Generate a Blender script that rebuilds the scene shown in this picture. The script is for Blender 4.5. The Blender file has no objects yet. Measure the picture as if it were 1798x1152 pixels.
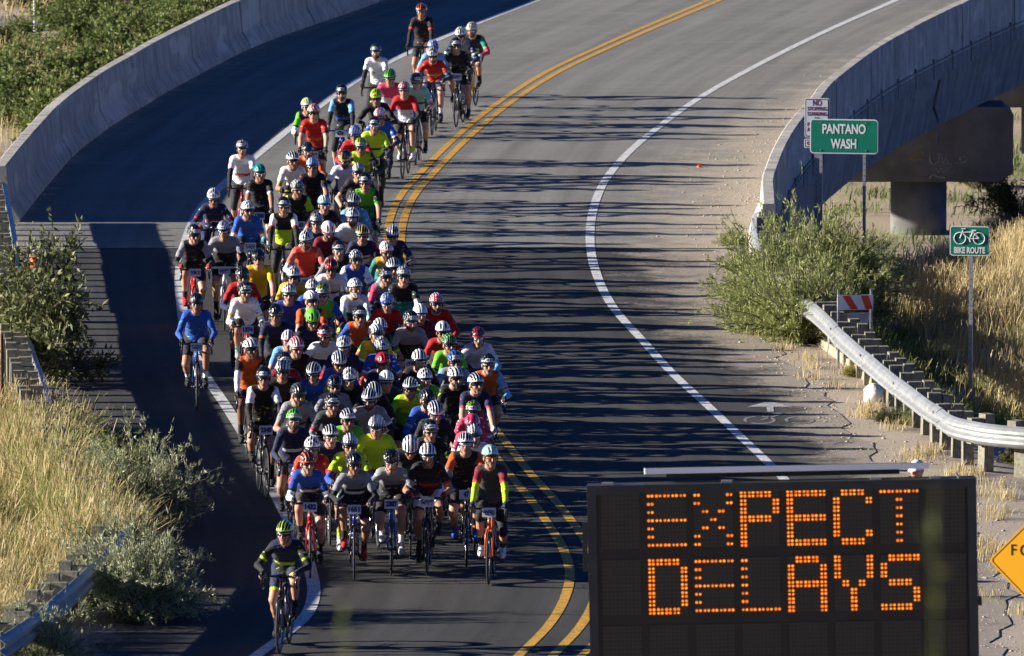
import bpy, math, random
import numpy as np
from mathutils import Vector, Matrix, Euler
random.seed(7); RNG = np.random.default_rng(11)
SC = bpy.context.scene
COL = SC.collection

# ------------------------------------------------------------------ camera, sky, sun, exposure
CAM_H, PITCH, FPX = 19.2, math.radians(5.9), 21060.0        # long telephoto from a hillside
cam_d = bpy.data.cameras.new('camera'); cam = bpy.data.objects.new('camera', cam_d); COL.objects.link(cam)
cam.location = (0, 0, CAM_H); cam.rotation_euler = (math.pi / 2 - PITCH, 0, 0)
cam_d.sensor_width = 36.0; cam_d.lens = 36.0 * FPX / 1798.0
cam_d.clip_start = 0.5; cam_d.clip_end = 6000
cam_d.dof.use_dof = True; cam_d.dof.focus_distance = 172.0; cam_d.dof.aperture_fstop = 9.0
SC.camera = cam
SUN_EL = math.radians(15.2); SUN_AZ = math.radians(-90.0)    # azimuth measured from +Y, negative to the left
sd = bpy.data.lights.new('sun', 'SUN'); sun = bpy.data.objects.new('sun', sd); COL.objects.link(sun)
sd.energy = 5.0; sd.angle = math.radians(0.5); sd.color = (1.0, 0.935, 0.82)
sdir = Vector((math.sin(SUN_AZ) * math.cos(SUN_EL), math.cos(SUN_AZ) * math.cos(SUN_EL), math.sin(SUN_EL)))
sun.rotation_euler = (-sdir).to_track_quat('-Z', 'Y').to_euler(); sun.location = (-40, 150, 40)
W = bpy.data.worlds.new('World'); SC.world = W; W.use_nodes = True
wn = W.node_tree.nodes; wl = W.node_tree.links
sky = wn.new('ShaderNodeTexSky'); sky.sky_type = 'NISHITA'; sky.sun_disc = False
sky.sun_elevation = SUN_EL; sky.sun_rotation = SUN_AZ; sky.air_density = 0.5; sky.dust_density = 0.0; sky.ozone_density = 10.0
wl.new(sky.outputs[0], wn['Background'].inputs[0]); wn['Background'].inputs[1].default_value = 0.05
SC.view_settings.view_transform = 'Standard'; SC.view_settings.look = 'None'
SC.view_settings.exposure = 1.28; SC.view_settings.gamma = 1.0
SC.render.engine = 'CYCLES'
SC.cycles.max_bounces = 6; SC.cycles.transparent_max_bounces = 6

def at(px, py, z=0.0):
    """a pixel of the 1798x1152 photograph -> the point of the plane z that it shows"""
    a = (px - 899.0) / FPX; b = -(py - 576.0) / FPX
    dy = math.cos(PITCH) + b * math.sin(PITCH); dz = -math.sin(PITCH) + b * math.cos(PITCH)
    t = (z - CAM_H) / dz
    return (a * t, dy * t)

# ------------------------------------------------------------------ curves X(Y)
class Fn:
    def __init__(self, pts):
        pts = sorted((y, x) for x, y in pts)
        self.y = np.array([p[0] for p in pts]); self.x = np.array([p[1] for p in pts])
        d = np.diff(self.x) / np.diff(self.y)
        m = np.zeros(len(pts)); m[0] = d[0]; m[-1] = d[-1]
        for i in range(1, len(pts) - 1):
            h0 = self.y[i] - self.y[i-1]; h1 = self.y[i+1] - self.y[i]
            m[i] = (d[i-1] * h1 + d[i] * h0) / (h0 + h1)
        self.m = m
    def __call__(self, Y):
        y, x, m = self.y, self.x, self.m
        if Y <= y[0]: return float(x[0] + m[0] * (Y - y[0]))
        if Y >= y[-1]: return float(x[-1] + m[-1] * (Y - y[-1]))
        i = int(np.searchsorted(y, Y) - 1); h = y[i+1] - y[i]; t = (Y - y[i]) / h
        return float((2*t**3-3*t*t+1)*x[i] + (t**3-2*t*t+t)*h*m[i] + (-2*t**3+3*t*t)*x[i+1] + (t**3-t*t)*h*m[i+1])
    def d(self, Y): return (self(Y + .5) - self(Y - .5))
def trace(s, z=0.0): return [at(*map(float, p.split(',')), z) for p in s.split()]

F_LEFT = Fn(trace("935,4 800,57 640,133 560,188 470,258 400,317 352,368 328,420 317,470 318,530 330,592 356,652 398,715 438,780 470,840 500,900 528,955 546,1005 551,1040 538,1080 500,1115 452,1150"))
F_YEL = Fn(trace("1250,2 1076,76 970,126 888,178 812,240 752,300 710,350 694,390 690,440 700,510 742,605 800,690 862,770 905,828 950,880 985,928 1010,970 1020,1010 1012,1050 985,1098 935,1150"))
F_RIGHT = Fn(trace("1575,0 1440,60 1330,115 1240,165 1160,221 1100,272 1060,322 1041,372 1036,420 1047,480 1077,540 1130,600 1185,660 1240,710 1295,762 1358,822 1410,880 1450,940 1470,1000 1460,1060 1430,1110 1390,1150"))
F_BL = Fn(trace("677,0 584,33 506,60 448,82 389,111 331,142 292,163 253,187 214,210 175,237 136,268 97,311 58,358 35,389"))     # foot of left barrier, road side
_bo = [(4.36, 198.0), (4.41, 200.9), (4.56, 204.0), (4.83, 208.4), (5.2, 213.0), (5.67, 217.6), (5.83, 219.5), (6.56, 225.4), (7.1, 229.2), (7.9, 233.8), (9.19, 240.5), (11.2, 250.0)]
F_BR = Fn(_bo)                                                  # outer top edge of right barrier
F_GL = Fn(trace("8,345 20,410 32,490 45,590 66,650 90,720 140,800 190,865 222,915 205,945 150,1000 100,1045 50,1085 0,1118", .72))
F_GR = Fn(trace("1336,350 1328,385 1332,420 1348,452 1368,480 1400,512 1428,532 1480,580 1540,632 1600,680 1650,715 1700,738 1750,746 1798,750 1850,753.5 1920,758", .72))
F_ASPH = Fn(trace("1285,440 1296,505 1312,545 1345,592 1402,650 1450,700 1500,762 1562,822 1640,890 1720,950 1760,1000 1770,1060 1750,1150"))
Y_JOINT = at(700, 437)[1]
GL0, GL1 = at(0, 1130, .72)[1], 203.0

# ------------------------------------------------------------------ materials
def lin(c):
    return tuple((v / 12.92 if v <= .04045 else ((v + .055) / 1.055) ** 2.4) for v in c)
def new_mat(name):
    m = bpy.data.materials.new(name); m.use_nodes = True
    return m, m.node_tree.nodes, m.node_tree.links, m.node_tree.nodes['Principled BSDF']
def mat_basic(name, col, rough=.6, metal=0., noise=0., nscale=8., bump=0., bscale=40., spec=.5, coat=0., coord='Object', tint=None):
    m, n, l, b = new_mat(name)
    b.inputs['Roughness'].default_value = rough; b.inputs['Metallic'].default_value = metal
    b.inputs['Specular IOR Level'].default_value = spec; b.inputs['Coat Weight'].default_value = coat
    tc = n.new('ShaderNodeTexCoord')
    if noise > 0:
        nz = n.new('ShaderNodeTexNoise'); nz.inputs['Scale'].default_value = nscale; nz.inputs['Detail'].default_value = 6
        l.new(tc.outputs[coord], nz.inputs['Vector'])
        r = n.new('ShaderNodeMapRange'); r.inputs[1].default_value = .3; r.inputs[2].default_value = .7
        l.new(nz.outputs['Fac'], r.inputs[0])
        mx = n.new('ShaderNodeMix'); mx.data_type = 'RGBA'
        t = tint or tuple(v * (1 - noise) for v in col)
        mx.inputs[6].default_value = (*t, 1); mx.inputs[7].default_value = (*tuple(min(1, v * (1 + noise * .4)) for v in col), 1)
        l.new(r.outputs[0], mx.inputs[0]); l.new(mx.outputs[2], b.inputs['Base Color'])
    else:
        b.inputs['Base Color'].default_value = (*col, 1)
    if bump > 0:
        nb = n.new('ShaderNodeTexNoise'); nb.inputs['Scale'].default_value = bscale; nb.inputs['Detail'].default_value = 4
        l.new(tc.outputs[coord], nb.inputs['Vector'])
        bp = n.new('ShaderNodeBump'); bp.inputs['Strength'].default_value = bump; bp.inputs['Distance'].default_value = .02
        l.new(nb.outputs['Fac'], bp.inputs['Height']); l.new(bp.outputs[0], b.inputs['Normal'])
    return m
def leaf_mat(name, c0, c1, c2=None, trans=.25, rough=.6):
    m, n, l, b = new_mat(name)
    g = n.new('ShaderNodeNewGeometry'); r = n.new('ShaderNodeValToRGB')
    r.color_ramp.elements[0].color = (*c0, 1); r.color_ramp.elements[1].color = (*c1, 1)
    if c2: e = r.color_ramp.elements.new(.55); e.color = (*c2, 1)
    l.new(g.outputs['Random Per Island'], r.inputs[0]); l.new(r.outputs[0], b.inputs['Base Color'])
    b.inputs['Roughness'].default_value = rough; b.inputs['Specular IOR Level'].default_value = .3
    t = n.new('ShaderNodeBsdfTranslucent'); l.new(r.outputs[0], t.inputs[0])
    ms = n.new('ShaderNodeMixShader'); ms.inputs[0].default_value = trans
    l.new(b.outputs[0], ms.inputs[1]); l.new(t.outputs[0], ms.inputs[2])
    l.new(ms.outputs[0], n['Material Output'].inputs[0])
    return m

def ground_layers(name, base, noise_amp, spec, dirt=None, patches=None, scale=1.0, rough=.9, aggregate=.0, cracks=None, streak=0.0):
    """road-like surface: uv.x = metres across, uv.y = metres along; attribute 'dirt' brings blown-in sand at the edges"""
    m, n, l, b = new_mat(name)
    b.inputs['Roughness'].default_value = rough; b.inputs['Specular IOR Level'].default_value = spec
    tc = n.new('ShaderNodeTexCoord')
    def noise(sc, det=6, rough_=.6, vec=None):
        z = n.new('ShaderNodeTexNoise'); z.inputs['Scale'].default_value = sc; z.inputs['Detail'].default_value = det; z.inputs['Roughness'].default_value = rough_
        l.new(vec if vec is not None else tc.outputs['Object'], z.inputs['Vector']); return z.outputs['Fac']
    def rng(s, a, c, lo=0., hi=1.):
        r = n.new('ShaderNodeMapRange'); r.inputs[1].default_value = a; r.inputs[2].default_value = c; r.inputs[3].default_value = lo; r.inputs[4].default_value = hi
        l.new(s, r.inputs[0]); return r.outputs[0]
    def mix(fac, a, c, mode='MIX'):
        x = n.new('ShaderNodeMix'); x.data_type = 'RGBA'; x.blend_type = mode
        if isinstance(fac, float): x.inputs[0].default_value = fac
        else: l.new(fac, x.inputs[0])
        for i, v in ((6, a), (7, c)):
            if isinstance(v, tuple): x.inputs[i].default_value = (*v, 1)
            else: l.new(v, x.inputs[i])
        return x.outputs[2]
    c = mix(rng(noise(.35 * scale), .3, .7), tuple(v * (1 - noise_amp) for v in base), tuple(v * (1 + noise_amp) for v in base))
    c = mix(rng(noise(45, 3, .8), .35, .65), c, tuple(v * (1 + 1.2 * aggregate) + .06 * aggregate for v in base)) if aggregate else c
    if streak:
        mp = n.new('ShaderNodeMapping'); mp.inputs['Scale'].default_value = (1.6, .05, 1); l.new(tc.outputs['UV'], mp.inputs['Vector'])
        c = mix(rng(noise(1.3, 5, .6, mp.outputs[0]), .35, .7, 0, streak), c, tuple(v * .55 for v in base))
        mp2 = n.new('ShaderNodeMapping'); mp2.inputs['Scale'].default_value = (.3, 1.2, 1); l.new(tc.outputs['UV'], mp2.inputs['Vector'])
        c = mix(rng(noise(1.0, 7, .7, mp2.outputs[0]), .5, .8, 0, streak), c, tuple(min(1, v * 1.45) for v in base))
    if cracks:
        v = n.new('ShaderNodeTexVoronoi'); v.feature = 'DISTANCE_TO_EDGE'; v.inputs['Scale'].default_value = .22
        wv = n.new('ShaderNodeVectorMath'); wv.operation = 'ADD'
        nz = n.new('ShaderNodeTexNoise'); nz.inputs['Scale'].default_value = 1.2; nz.inputs['Detail'].default_value = 5; l.new(tc.outputs['Object'], nz.inputs['Vector'])
        sc = n.new('ShaderNodeVectorMath'); sc.operation = 'SCALE'; sc.inputs['Scale'].default_value = 1.6; l.new(nz.outputs['Color'], sc.inputs[0])
        l.new(tc.outputs['Object'], wv.inputs[0]); l.new(sc.outputs[0], wv.inputs[1]); l.new(wv.outputs[0], v.inputs['Vector'])
        c = mix(rng(v.outputs['Distance'], .0, .0035, .8, 0.), c, cracks)
    if dirt:
        a = n.new('ShaderNodeAttribute'); a.attribute_name = 'dirt'
        ma = n.new('ShaderNodeMath'); ma.operation = 'ADD'
        l.new(a.outputs['Fac'], ma.inputs[0]); l.new(rng(noise(1.1, 8, .65), .25, .75, -.45, .45), ma.inputs[1])
        mb = n.new('ShaderNodeMath'); mb.operation = 'ADD'
        l.new(ma.outputs[0], mb.inputs[0]); l.new(rng(noise(14, 4, .7), .3, .7, -.25, .25), mb.inputs[1])
        dcol = mix(rng(noise(22, 4, .8), .3, .7), tuple(v * .72 for v in dirt), tuple(min(1, v * 1.25) for v in dirt))
        c = mix(rng(mb.outputs[0], .35, .75), c, dcol)
    l.new(c, b.inputs['Base Color'])
    bp = n.new('ShaderNodeBump'); bp.inputs['Strength'].default_value = .5; bp.inputs['Distance'].default_value = .012
    l.new(noise(60, 4, .8), bp.inputs['Height']); l.new(bp.outputs[0], b.inputs['Normal'])
    return m

M = {}
M['asphalt'] = ground_layers('asphalt', (.046, .0445, .042), .28, .25, dirt=(.34, .29, .235), aggregate=.5, cracks=(.012, .012, .012), streak=.8)
M['deck'] = ground_layers('bridge_deck_concrete', (.205, .198, .18), .16, .3, dirt=(.40, .34, .27), aggregate=.25, streak=.7)
M['soil'] = ground_layers('sandy_soil', (.33, .275, .215), .28, .1, dirt=(.23, .20, .15), aggregate=.5, scale=1.4, rough=.95)
M['concrete'] = mat_basic('barrier_concrete', (.42, .385, .34), .85, noise=.3, nscale=2.2, bump=.35, bscale=30)
def concrete(name, col, streak, patch):
    m = mat_basic(name, col, .88, noise=.3, nscale=2.2, bump=.35, bscale=30); n = m.node_tree.nodes; l = m.node_tree.links; b = n['Principled BSDF']
    src = b.inputs['Base Color'].links[0].from_socket; tc = n.new('ShaderNodeTexCoord')
    def layer(src, scale, ns, lo, hi, amt, col, det=6):
        mp = n.new('ShaderNodeMapping'); mp.inputs['Scale'].default_value = scale; l.new(tc.outputs['Object'], mp.inputs['Vector'])
        z = n.new('ShaderNodeTexNoise'); z.inputs['Scale'].default_value = ns; z.inputs['Detail'].default_value = det; l.new(mp.outputs[0], z.inputs['Vector'])
        r = n.new('ShaderNodeMapRange'); r.inputs[1].default_value = lo; r.inputs[2].default_value = hi; r.inputs[4].default_value = amt; l.new(z.outputs['Fac'], r.inputs[0])
        x = n.new('ShaderNodeMix'); x.data_type = 'RGBA'; x.inputs[7].default_value = (*col, 1); l.new(src, x.inputs[6]); l.new(r.outputs[0], x.inputs[0]); return x.outputs[2]
    src = layer(src, (3.0, 3.0, .18), 1.6, .45, .75, streak, tuple(v * .35 for v in col))
    src = layer(src, (.25, .25, .9), 1.4, .60, .66, patch, tuple(min(1, v * 1.5) for v in col), 3)
    src = layer(src, (2, 2, 2), 4.0, .66, .70, .7, tuple(v * .25 for v in col), 4)
    l.new(src, b.inputs['Base Color']); return m
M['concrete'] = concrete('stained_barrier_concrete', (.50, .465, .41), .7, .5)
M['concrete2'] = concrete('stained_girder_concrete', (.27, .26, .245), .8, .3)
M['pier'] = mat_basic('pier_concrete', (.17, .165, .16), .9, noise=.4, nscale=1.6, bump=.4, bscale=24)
M['dark'] = mat_basic('dark_joint', (.03, .03, .032), .9)
def paint(name, col, wear):
    m, n, l, b = new_mat(name); b.inputs['Roughness'].default_value = .7
    tc = n.new('ShaderNodeTexCoord'); nz = n.new('ShaderNodeTexNoise'); nz.inputs['Scale'].default_value = 9; nz.inputs['Detail'].default_value = 10; nz.inputs['Roughness'].default_value = .7
    l.new(tc.outputs['Object'], nz.inputs['Vector'])
    r = n.new('ShaderNodeMapRange'); r.inputs[1].default_value = .5 - wear; r.inputs[2].default_value = .62 - wear * .6
    l.new(nz.outputs['Fac'], r.inputs[0])
    mx = n.new('ShaderNodeMix'); mx.data_type = 'RGBA'; mx.inputs[6].default_value = (*tuple(v * .45 + .03 for v in col), 1); mx.inputs[7].default_value = (*col, 1)
    l.new(r.outputs[0], mx.inputs[0]); l.new(mx.outputs[2], b.inputs['Base Color']); return m
M['white_paint'] = paint('white_road_paint', (.72, .72, .70), .12)
M['yellow_paint'] = paint('yellow_road_paint', (.70, .37, .03), .12)
M['galv'] = mat_basic('galvanised_steel', (.40, .41, .41), .45, metal=.45, noise=.22, nscale=5, bump=.1, bscale=60)
M['steel'] = mat_basic('sign_post_steel', (.42, .43, .44), .5, metal=.6, noise=.2, nscale=12)
M['wood'] = mat_basic('weathered_post_wood', (.24, .225, .165), .9, noise=.45, nscale=14, bump=.4, bscale=60)
M['rust'] = mat_basic('rusty_steel', (.13, .055, .03), .9, noise=.5, nscale=30)
M['sign_green'] = mat_basic('sign_green_sheeting', (.004, .205, .125), .38, noise=.12, nscale=3, coat=.2)
M['sign_white'] = mat_basic('sign_white_sheeting', (.78, .79, .78), .42)
M['sign_maroon'] = mat_basic('sign_dark_red_ink', (.16, .015, .03), .5)
M['sign_yellow'] = mat_basic('sign_yellow_sheeting', (.85, .40, .008), .4)
M['black_ink'] = mat_basic('black_ink', (.012, .012, .012), .5)
M['red_sheet'] = mat_basic('red_reflective', (.70, .045, .015), .4)
M['orange_plastic'] = mat_basic('orange_plastic', (.75, .14, .025), .45)
M['board_case'] = mat_basic('board_case_paint', (.028, .036, .038), .55, noise=.3, nscale=4)
M['board_face'] = mat_basic('board_black_face', (.008, .009, .009), .45, noise=.5, nscale=3)
M['module'] = mat_basic('display_module_face', (.016, .019, .018), .35, noise=.7, nscale=.9, coord='Generated')
M['led_off'] = mat_basic('unlit_led', (.027, .029, .027), .4)
M['led'], _n, _l, _b = new_mat('lit_amber_led')
_b.inputs['Base Color'].default_value = (.3, .06, .0, 1); _b.inputs['Emission Color'].default_value = (1.0, .16, .006, 1); _b.inputs['Emission Strength'].default_value = .45
M['led2'], _n, _l, _b = new_mat('lit_amber_led_core')
_b.inputs['Base Color'].default_value = (.3, .1, .0, 1); _b.inputs['Emission Color'].default_value = (1.0, .36, .03, 1); _b.inputs['Emission Strength'].default_value = .62
for _k, _lo in (('led', .35), ('led2', .45)):
    _m = M[_k]; _n, _l = _m.node_tree.nodes, _m.node_tree.links; _g = _n.new('ShaderNodeNewGeometry'); _r = _n.new('ShaderNodeMapRange'); _st = _n['Principled BSDF'].inputs['Emission Strength']
    _r.inputs[3].default_value = _st.default_value * _lo; _r.inputs[4].default_value = _st.default_value * 1.35; _l.new(_g.outputs['Random Per Island'], _r.inputs[0]); _l.new(_r.outputs[0], _st)
M['panel_frame'] = mat_basic('aluminium_panel_frame', (.75, .77, .78), .35, metal=.3)
M['solar'] = mat_basic('solar_glass', (.01, .014, .03), .15)
M['white_bag'] = mat_basic('white_plastic_bag', (.8, .8, .78), .5, bump=.6, bscale=14)
M['stone'] = mat_basic('gravel_stone', (.42, .36, .29), .9, noise=.4, nscale=3, coord='Generated')
M['grass_dry'] = leaf_mat('dry_grass', (.50, .39, .19), (.30, .25, .085), (.60, .48, .26), .3)
M['grass_olive'] = leaf_mat('olive_grass', (.10, .14, .025), (.40, .36, .11), (.21, .24, .05), .3)
M['broom'] = leaf_mat('desert_broom_leaf', (.14, .175, .045), (.40, .41, .17), (.24, .27, .085), .25)
M['silver'] = leaf_mat('silver_leaf', (.20, .235, .12), (.50, .50, .32), (.30, .33, .18), .25)
M['olive'] = leaf_mat('olive_leaf', (.055, .075, .025), (.30, .29, .14), (.11, .13, .045), .2)
M['willow'] = leaf_mat('grey_green_leaf', (.13, .165, .07), (.36, .37, .20), (.21, .24, .11), .25)
M['creosote'] = leaf_mat('creosote_leaf', (.08, .13, .03), (.27, .28, .09), (.14, .19, .05), .3)
M['yellowbush'] = leaf_mat('yellow_green_leaf', (.20, .19, .045), (.36, .30, .10), (.25, .23, .06), .3)
M['darkleaf'] = leaf_mat('dark_leaf', (.03, .05, .015), (.10, .12, .045), None, .2)  # darkened leaf tone; on the shaded bushes it paints their shade
M['bark'] = mat_basic('shrub_bark', (.10, .075, .05), .9, noise=.4, nscale=20)
M['weed'] = leaf_mat('green_weed', (.06, .12, .02), (.16, .22, .05), None, .3)

# ------------------------------------------------------------------ mesh helpers
class MB:
    def __init__(s): s.v = []; s.f = []; s.m = []
    def add(s, vs, fs, mi=0):
        o = len(s.v); s.v += [tuple(v) for v in vs]; s.f += [tuple(i + o for i in f) for f in fs]; s.m += [mi] * len(fs); return s
    def box(s, c, size, mi=0, R=None):
        hx, hy, hz = (d / 2 for d in size)
        vs = [Vector((x, y, z)) for x in (-hx, hx) for y in (-hy, hy) for z in (-hz, hz)]
        if R is not None: vs = [R @ v for v in vs]
        return s.add([(v.x + c[0], v.y + c[1], v.z + c[2]) for v in vs], [(0,1,3,2),(4,6,7,5),(0,4,5,1),(2,3,7,6),(0,2,6,4),(1,5,7,3)], mi)
    def tube(s, pts, r, n=8, mi=0, caps=True):
        pts = [Vector(p) for p in pts]; k = len(pts); rs = r if isinstance(r, (list, tuple)) else [r] * k
        vs = []; ref = None
        for i, p in enumerate(pts):
            t = (pts[min(i+1, k-1)] - pts[max(i-1, 0)]).normalized()
            if ref is None: ref = Vector((1, 0, 0)) if abs(t.x) < .8 else Vector((0, 0, 1))
            a = (ref - t * ref.dot(t)).normalized(); b = t.cross(a); ref = a
            vs += [p + (a * math.cos(2*math.pi*j/n) + b * math.sin(2*math.pi*j/n)) * rs[i] for j in range(n)]
        fs = [(i*n+j, i*n+(j+1)%n, (i+1)*n+(j+1)%n, (i+1)*n+j) for i in range(k-1) for j in range(n)]
        if caps: fs += [tuple(range(n-1, -1, -1)), tuple((k-1)*n + j for j in range(n))]
        return s.add(vs, fs, mi)
    def lathe(s, prof, n=16, c=(0,0,0), mi=0, axis='z'):
        vs = []
        for r, h in prof:
            for j in range(n):
                a = 2*math.pi*j/n; x, y = r*math.cos(a), r*math.sin(a)
                vs.append((c[0]+x, c[1]+y, c[2]+h) if axis == 'z' else (c[0]+h, c[1]+x, c[2]+y))
        k = len(prof)
        fs = [(i*n+j, i*n+(j+1)%n, (i+1)*n+(j+1)%n, (i+1)*n+j) for i in range(k-1) for j in range(n)]
        fs += [tuple(range(n-1, -1, -1)), tuple((k-1)*n + j for j in range(n))]
        return s.add(vs, fs, mi)
    def mesh(s, name, mats, smooth=False):
        me = bpy.data.meshes.new(name); me.from_pydata(s.v, [], s.f)
        for m in (mats if isinstance(mats, (list, tuple)) else [mats]): me.materials.append(m)
        me.polygons.foreach_set('material_index', s.m)
        if smooth: me.polygons.foreach_set('use_smooth', [True] * len(s.f))
        me.update(); return me
    def build(s, name, mats, parent=None, smooth=False):
        return link(name, s.mesh(name, mats, smooth), parent)
def link(name, data, parent=None):
    o = bpy.data.objects.new(name, data); COL.objects.link(o); o.parent = parent; return o
def tag(o, label=None, cat=None, group=None, kind=None):
    for k, v in (('label', label), ('category', cat), ('group', group), ('kind', kind)):
        if v: o[k] = v
    return o
def empty(name, loc=(0,0,0), rz=0.):
    o = link(name, None); o.location = loc; o.rotation_euler = (0, 0, rz); o.empty_display_size = .2; return o
def np_mesh(name, V, F, mats, mi=None, smooth=False):
    """V (n,3), F (m,k) one polygon size"""
    V = np.ascontiguousarray(V, np.float32); F = np.ascontiguousarray(F, np.int32); k = F.shape[1]
    me = bpy.data.meshes.new(name); me.vertices.add(len(V)); me.vertices.foreach_set('co', V.ravel())
    me.loops.add(F.size); me.loops.foreach_set('vertex_index', F.ravel())
    me.polygons.add(len(F)); me.polygons.foreach_set('loop_start', np.arange(0, F.size, k, dtype=np.int32))
    for m in (mats if isinstance(mats, (list, tuple)) else [mats]): me.materials.append(m)
    if mi is not None: me.polygons.foreach_set('material_index', np.ascontiguousarray(mi, np.int32))
    if smooth: me.polygons.foreach_set('use_smooth', np.ones(len(F), bool))
    me.update(calc_edges=True); me.validate(); return me
def text_mesh(s, size, mat, width=1.0, bold=0.0):
    c = bpy.data.curves.new('lettering', 'FONT'); c.body = s; c.size = size; c.align_x = 'CENTER'; c.align_y = 'CENTER'; c.offset = bold; c.extrude = 0.0008; c.resolution_u = 4
    o = bpy.data.objects.new('lettering', c); COL.objects.link(o); bpy.context.view_layer.update()
    me = bpy.data.meshes.new_from_object(o.evaluated_get(bpy.context.evaluated_depsgraph_get()))
    bpy.data.objects.remove(o); bpy.data.curves.remove(c)
    me.materials.clear(); me.materials.append(mat)
    me.transform(Matrix.Diagonal((width, 1, 1, 1))); return me
def rrect(w, h, r, n=4):
    pts = []
    for cx, cz, a0 in ((w/2-r, h/2-r, 0), (-w/2+r, h/2-r, 90), (-w/2+r, -h/2+r, 180), (w/2-r, -h/2+r, 270)):
        for i in range(n+1):
            a = math.radians(a0 + 90*i/n); pts.append((cx + r*math.cos(a), cz + r*math.sin(a)))
    return pts
def plate(mb, pts, y, th, mi):
    """flat plate in the XZ plane, its face at y towards the camera (-Y)"""
    n = len(pts); vs = [(x, y, z) for x, z in pts] + [(x, y+th, z) for x, z in pts]
    return mb.add(vs, [tuple(range(n))[::-1] if False else tuple(range(n)), tuple(range(2*n-1, n-1, -1))] + [(i, n+i, n+(i+1)%n, (i+1)%n) for i in range(n)], mi)

# ------------------------------------------------------------------ terrain
def lim_left(y):
    y = max(y, 143.5)
    return (F_GL(y) - .45) if y < 203 else (F_BL(min(y, 330)) - .5)
def lim_right(y):
    return (F_GR(max(y, 166.)) + .45) if y < 197 else (F_BR(min(y, 330)) + .05)
HILL = [(-3000, 17.4), (-20, 17.4), (0, 17.2), (20, 16.05), (60, 9.0), (120, 1.0), (133, 0.0)]
def zt(x, y):
    if y < 133:
        for (a, za), (b, zb) in zip(HILL, HILL[1:]):
            if a <= y <= b: return za + (zb - za) * (y - a) / (b - a) - .03
    xl, xr = lim_left(y), lim_right(y)
    wob = .05 * math.sin(x * 1.7 + y * .6) + .04 * math.sin(x * .7 - y * 1.3)
    if y > 330: return -4.1 + wob
    if xl <= x <= xr:
        if y < 199.5: return -.01
        return -min(4.1, 1.6 + (y - 199.5) * .18)
    if x < xl:
        d = xl - x
        near = min(.5, .05 * d)
        far = min(4.1, .5 * d + max(0, y - 203) * .35)
        k = min(1, max(0, (y - 190) / 22.)); k = k * k * (3 - 2 * k)
        return -.01 - (near * (1 - k) + far * k) + wob * min(1, d)
    d = x - xr
    berm = float(np.interp(d, [0, .5, 1.5, 2.4, 4.2, 8, 20, 200], [0, .12, .62, .58, .05, -.12, .1, .3]))
    berm *= min(1, max(0, (y - 160) / 14.))
    k = min(1, max(0, (y - 198.5) / 17.)); k = k * k * (3 - 2 * k)
    return -.01 - (berm * (1 - k) + 4.1 * k) + wob * min(1, d)
def axis(segs):
    out = []
    for a, b, st in segs: out += list(np.arange(a, b, st))
    return out
def sheet(name, xs, ys, zf, mat):
    V = np.array([(x, y, zf(x, y)) for y in ys for x in xs]); nx = len(xs)
    I = np.arange(len(xs) * len(ys)).reshape(len(ys), nx)
    F = np.stack([I[:-1, :-1], I[:-1, 1:], I[1:, 1:], I[1:, :-1]], -1).reshape(-1, 4)
    me = np_mesh(name, V, F, mat, smooth=True)
    return me
gx = axis([(-1500, -100, 140), (-100, -30, 6), (-30, -11, 1.0), (-11, 13, .4), (13, 34, 1.), (34, 110, 6), (110, 1501, 140)])
gy = axis([(-60, 120, 6), (120, 142, 1.), (142, 215, .5), (215, 262, .8), (262, 360, 4), (360, 900, 45), (900, 3000, 300)])
tag(link('ground', sheet('ground', gx, gy, zt, M['soil'])), kind='structure')

def ribbon(name, ys, xl, xr, n, z, mat, dirt=None):
    V = []; UV = []; D = []
    for y in ys:
        a, b = xl(y), xr(y)
        for i in range(n + 1):
            x = a + (b - a) * i / n; V.append((x, y, z)); UV.append((x - F_YEL(y), y)); D.append(dirt(x, y, a, b) if dirt else 0)
    I = np.arange(len(V)).reshape(len(ys), n + 1)
    F = np.stack([I[:-1, :-1], I[:-1, 1:], I[1:, 1:], I[1:, :-1]], -1).reshape(-1, 4)
    me = np_mesh(name, np.array(V), F, mat)
    uv = me.uv_layers.new(name='UVMap'); uv.data.foreach_set('uv', np.array(UV, np.float32)[F.ravel()].ravel())
    at_ = me.attributes.new('dirt', 'FLOAT', 'POINT'); at_.data.foreach_set('value', np.array(D, np.float32))
    return me
def dirt_asph(x, y, a, b):
    r = 1 - (b - x) / (1.4 + 1.2 * min(1, max(0, (y - 176) / 12))); l_ = 1 - (x - a) / .9
    return max(0, r, l_ * .9)
def dirt_deck(x, y, a, b):
    r = 1.05 - (b - x) / (3.4 if y < 225 else 2.6); l_ = .6 - (x - a) / .8
    return max(0, r * .95, l_)
ys_a = [134 + .6 * i for i in range(int((Y_JOINT - 134) / .6))] + [Y_JOINT]
jag = lambda y: .10 * math.sin(y * 1.9) + .07 * math.sin(y * 4.7 + 1) + .05 * math.sin(y * 9.1)
tag(link('road', ribbon('road', ys_a, lambda y: F_GL(max(y, 143.5)) + .12 + jag(y + 7) * .8, lambda y: F_ASPH(y) + jag(y), 26, 0.0, M['asphalt'], dirt_asph)), kind='structure')
ys_d = [Y_JOINT + .004 + i * .8 for i in range(150)]
BR_IN = lambda y: F_BR(y) - .42
def deck_l(y): return F_BL(y) if y >= 203 else F_GL(y) + .12 + (F_BL(203) - F_GL(203) - .12) * max(0, (y - 199) / 4)
deck = tag(link('bridge_deck', ribbon('bridge_deck', ys_d, lambda y: deck_l(y) - .02, lambda y: BR_IN(y) + .02, 24, 0.006, M['deck'], dirt_deck)), kind='structure')
jm = MB()
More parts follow.
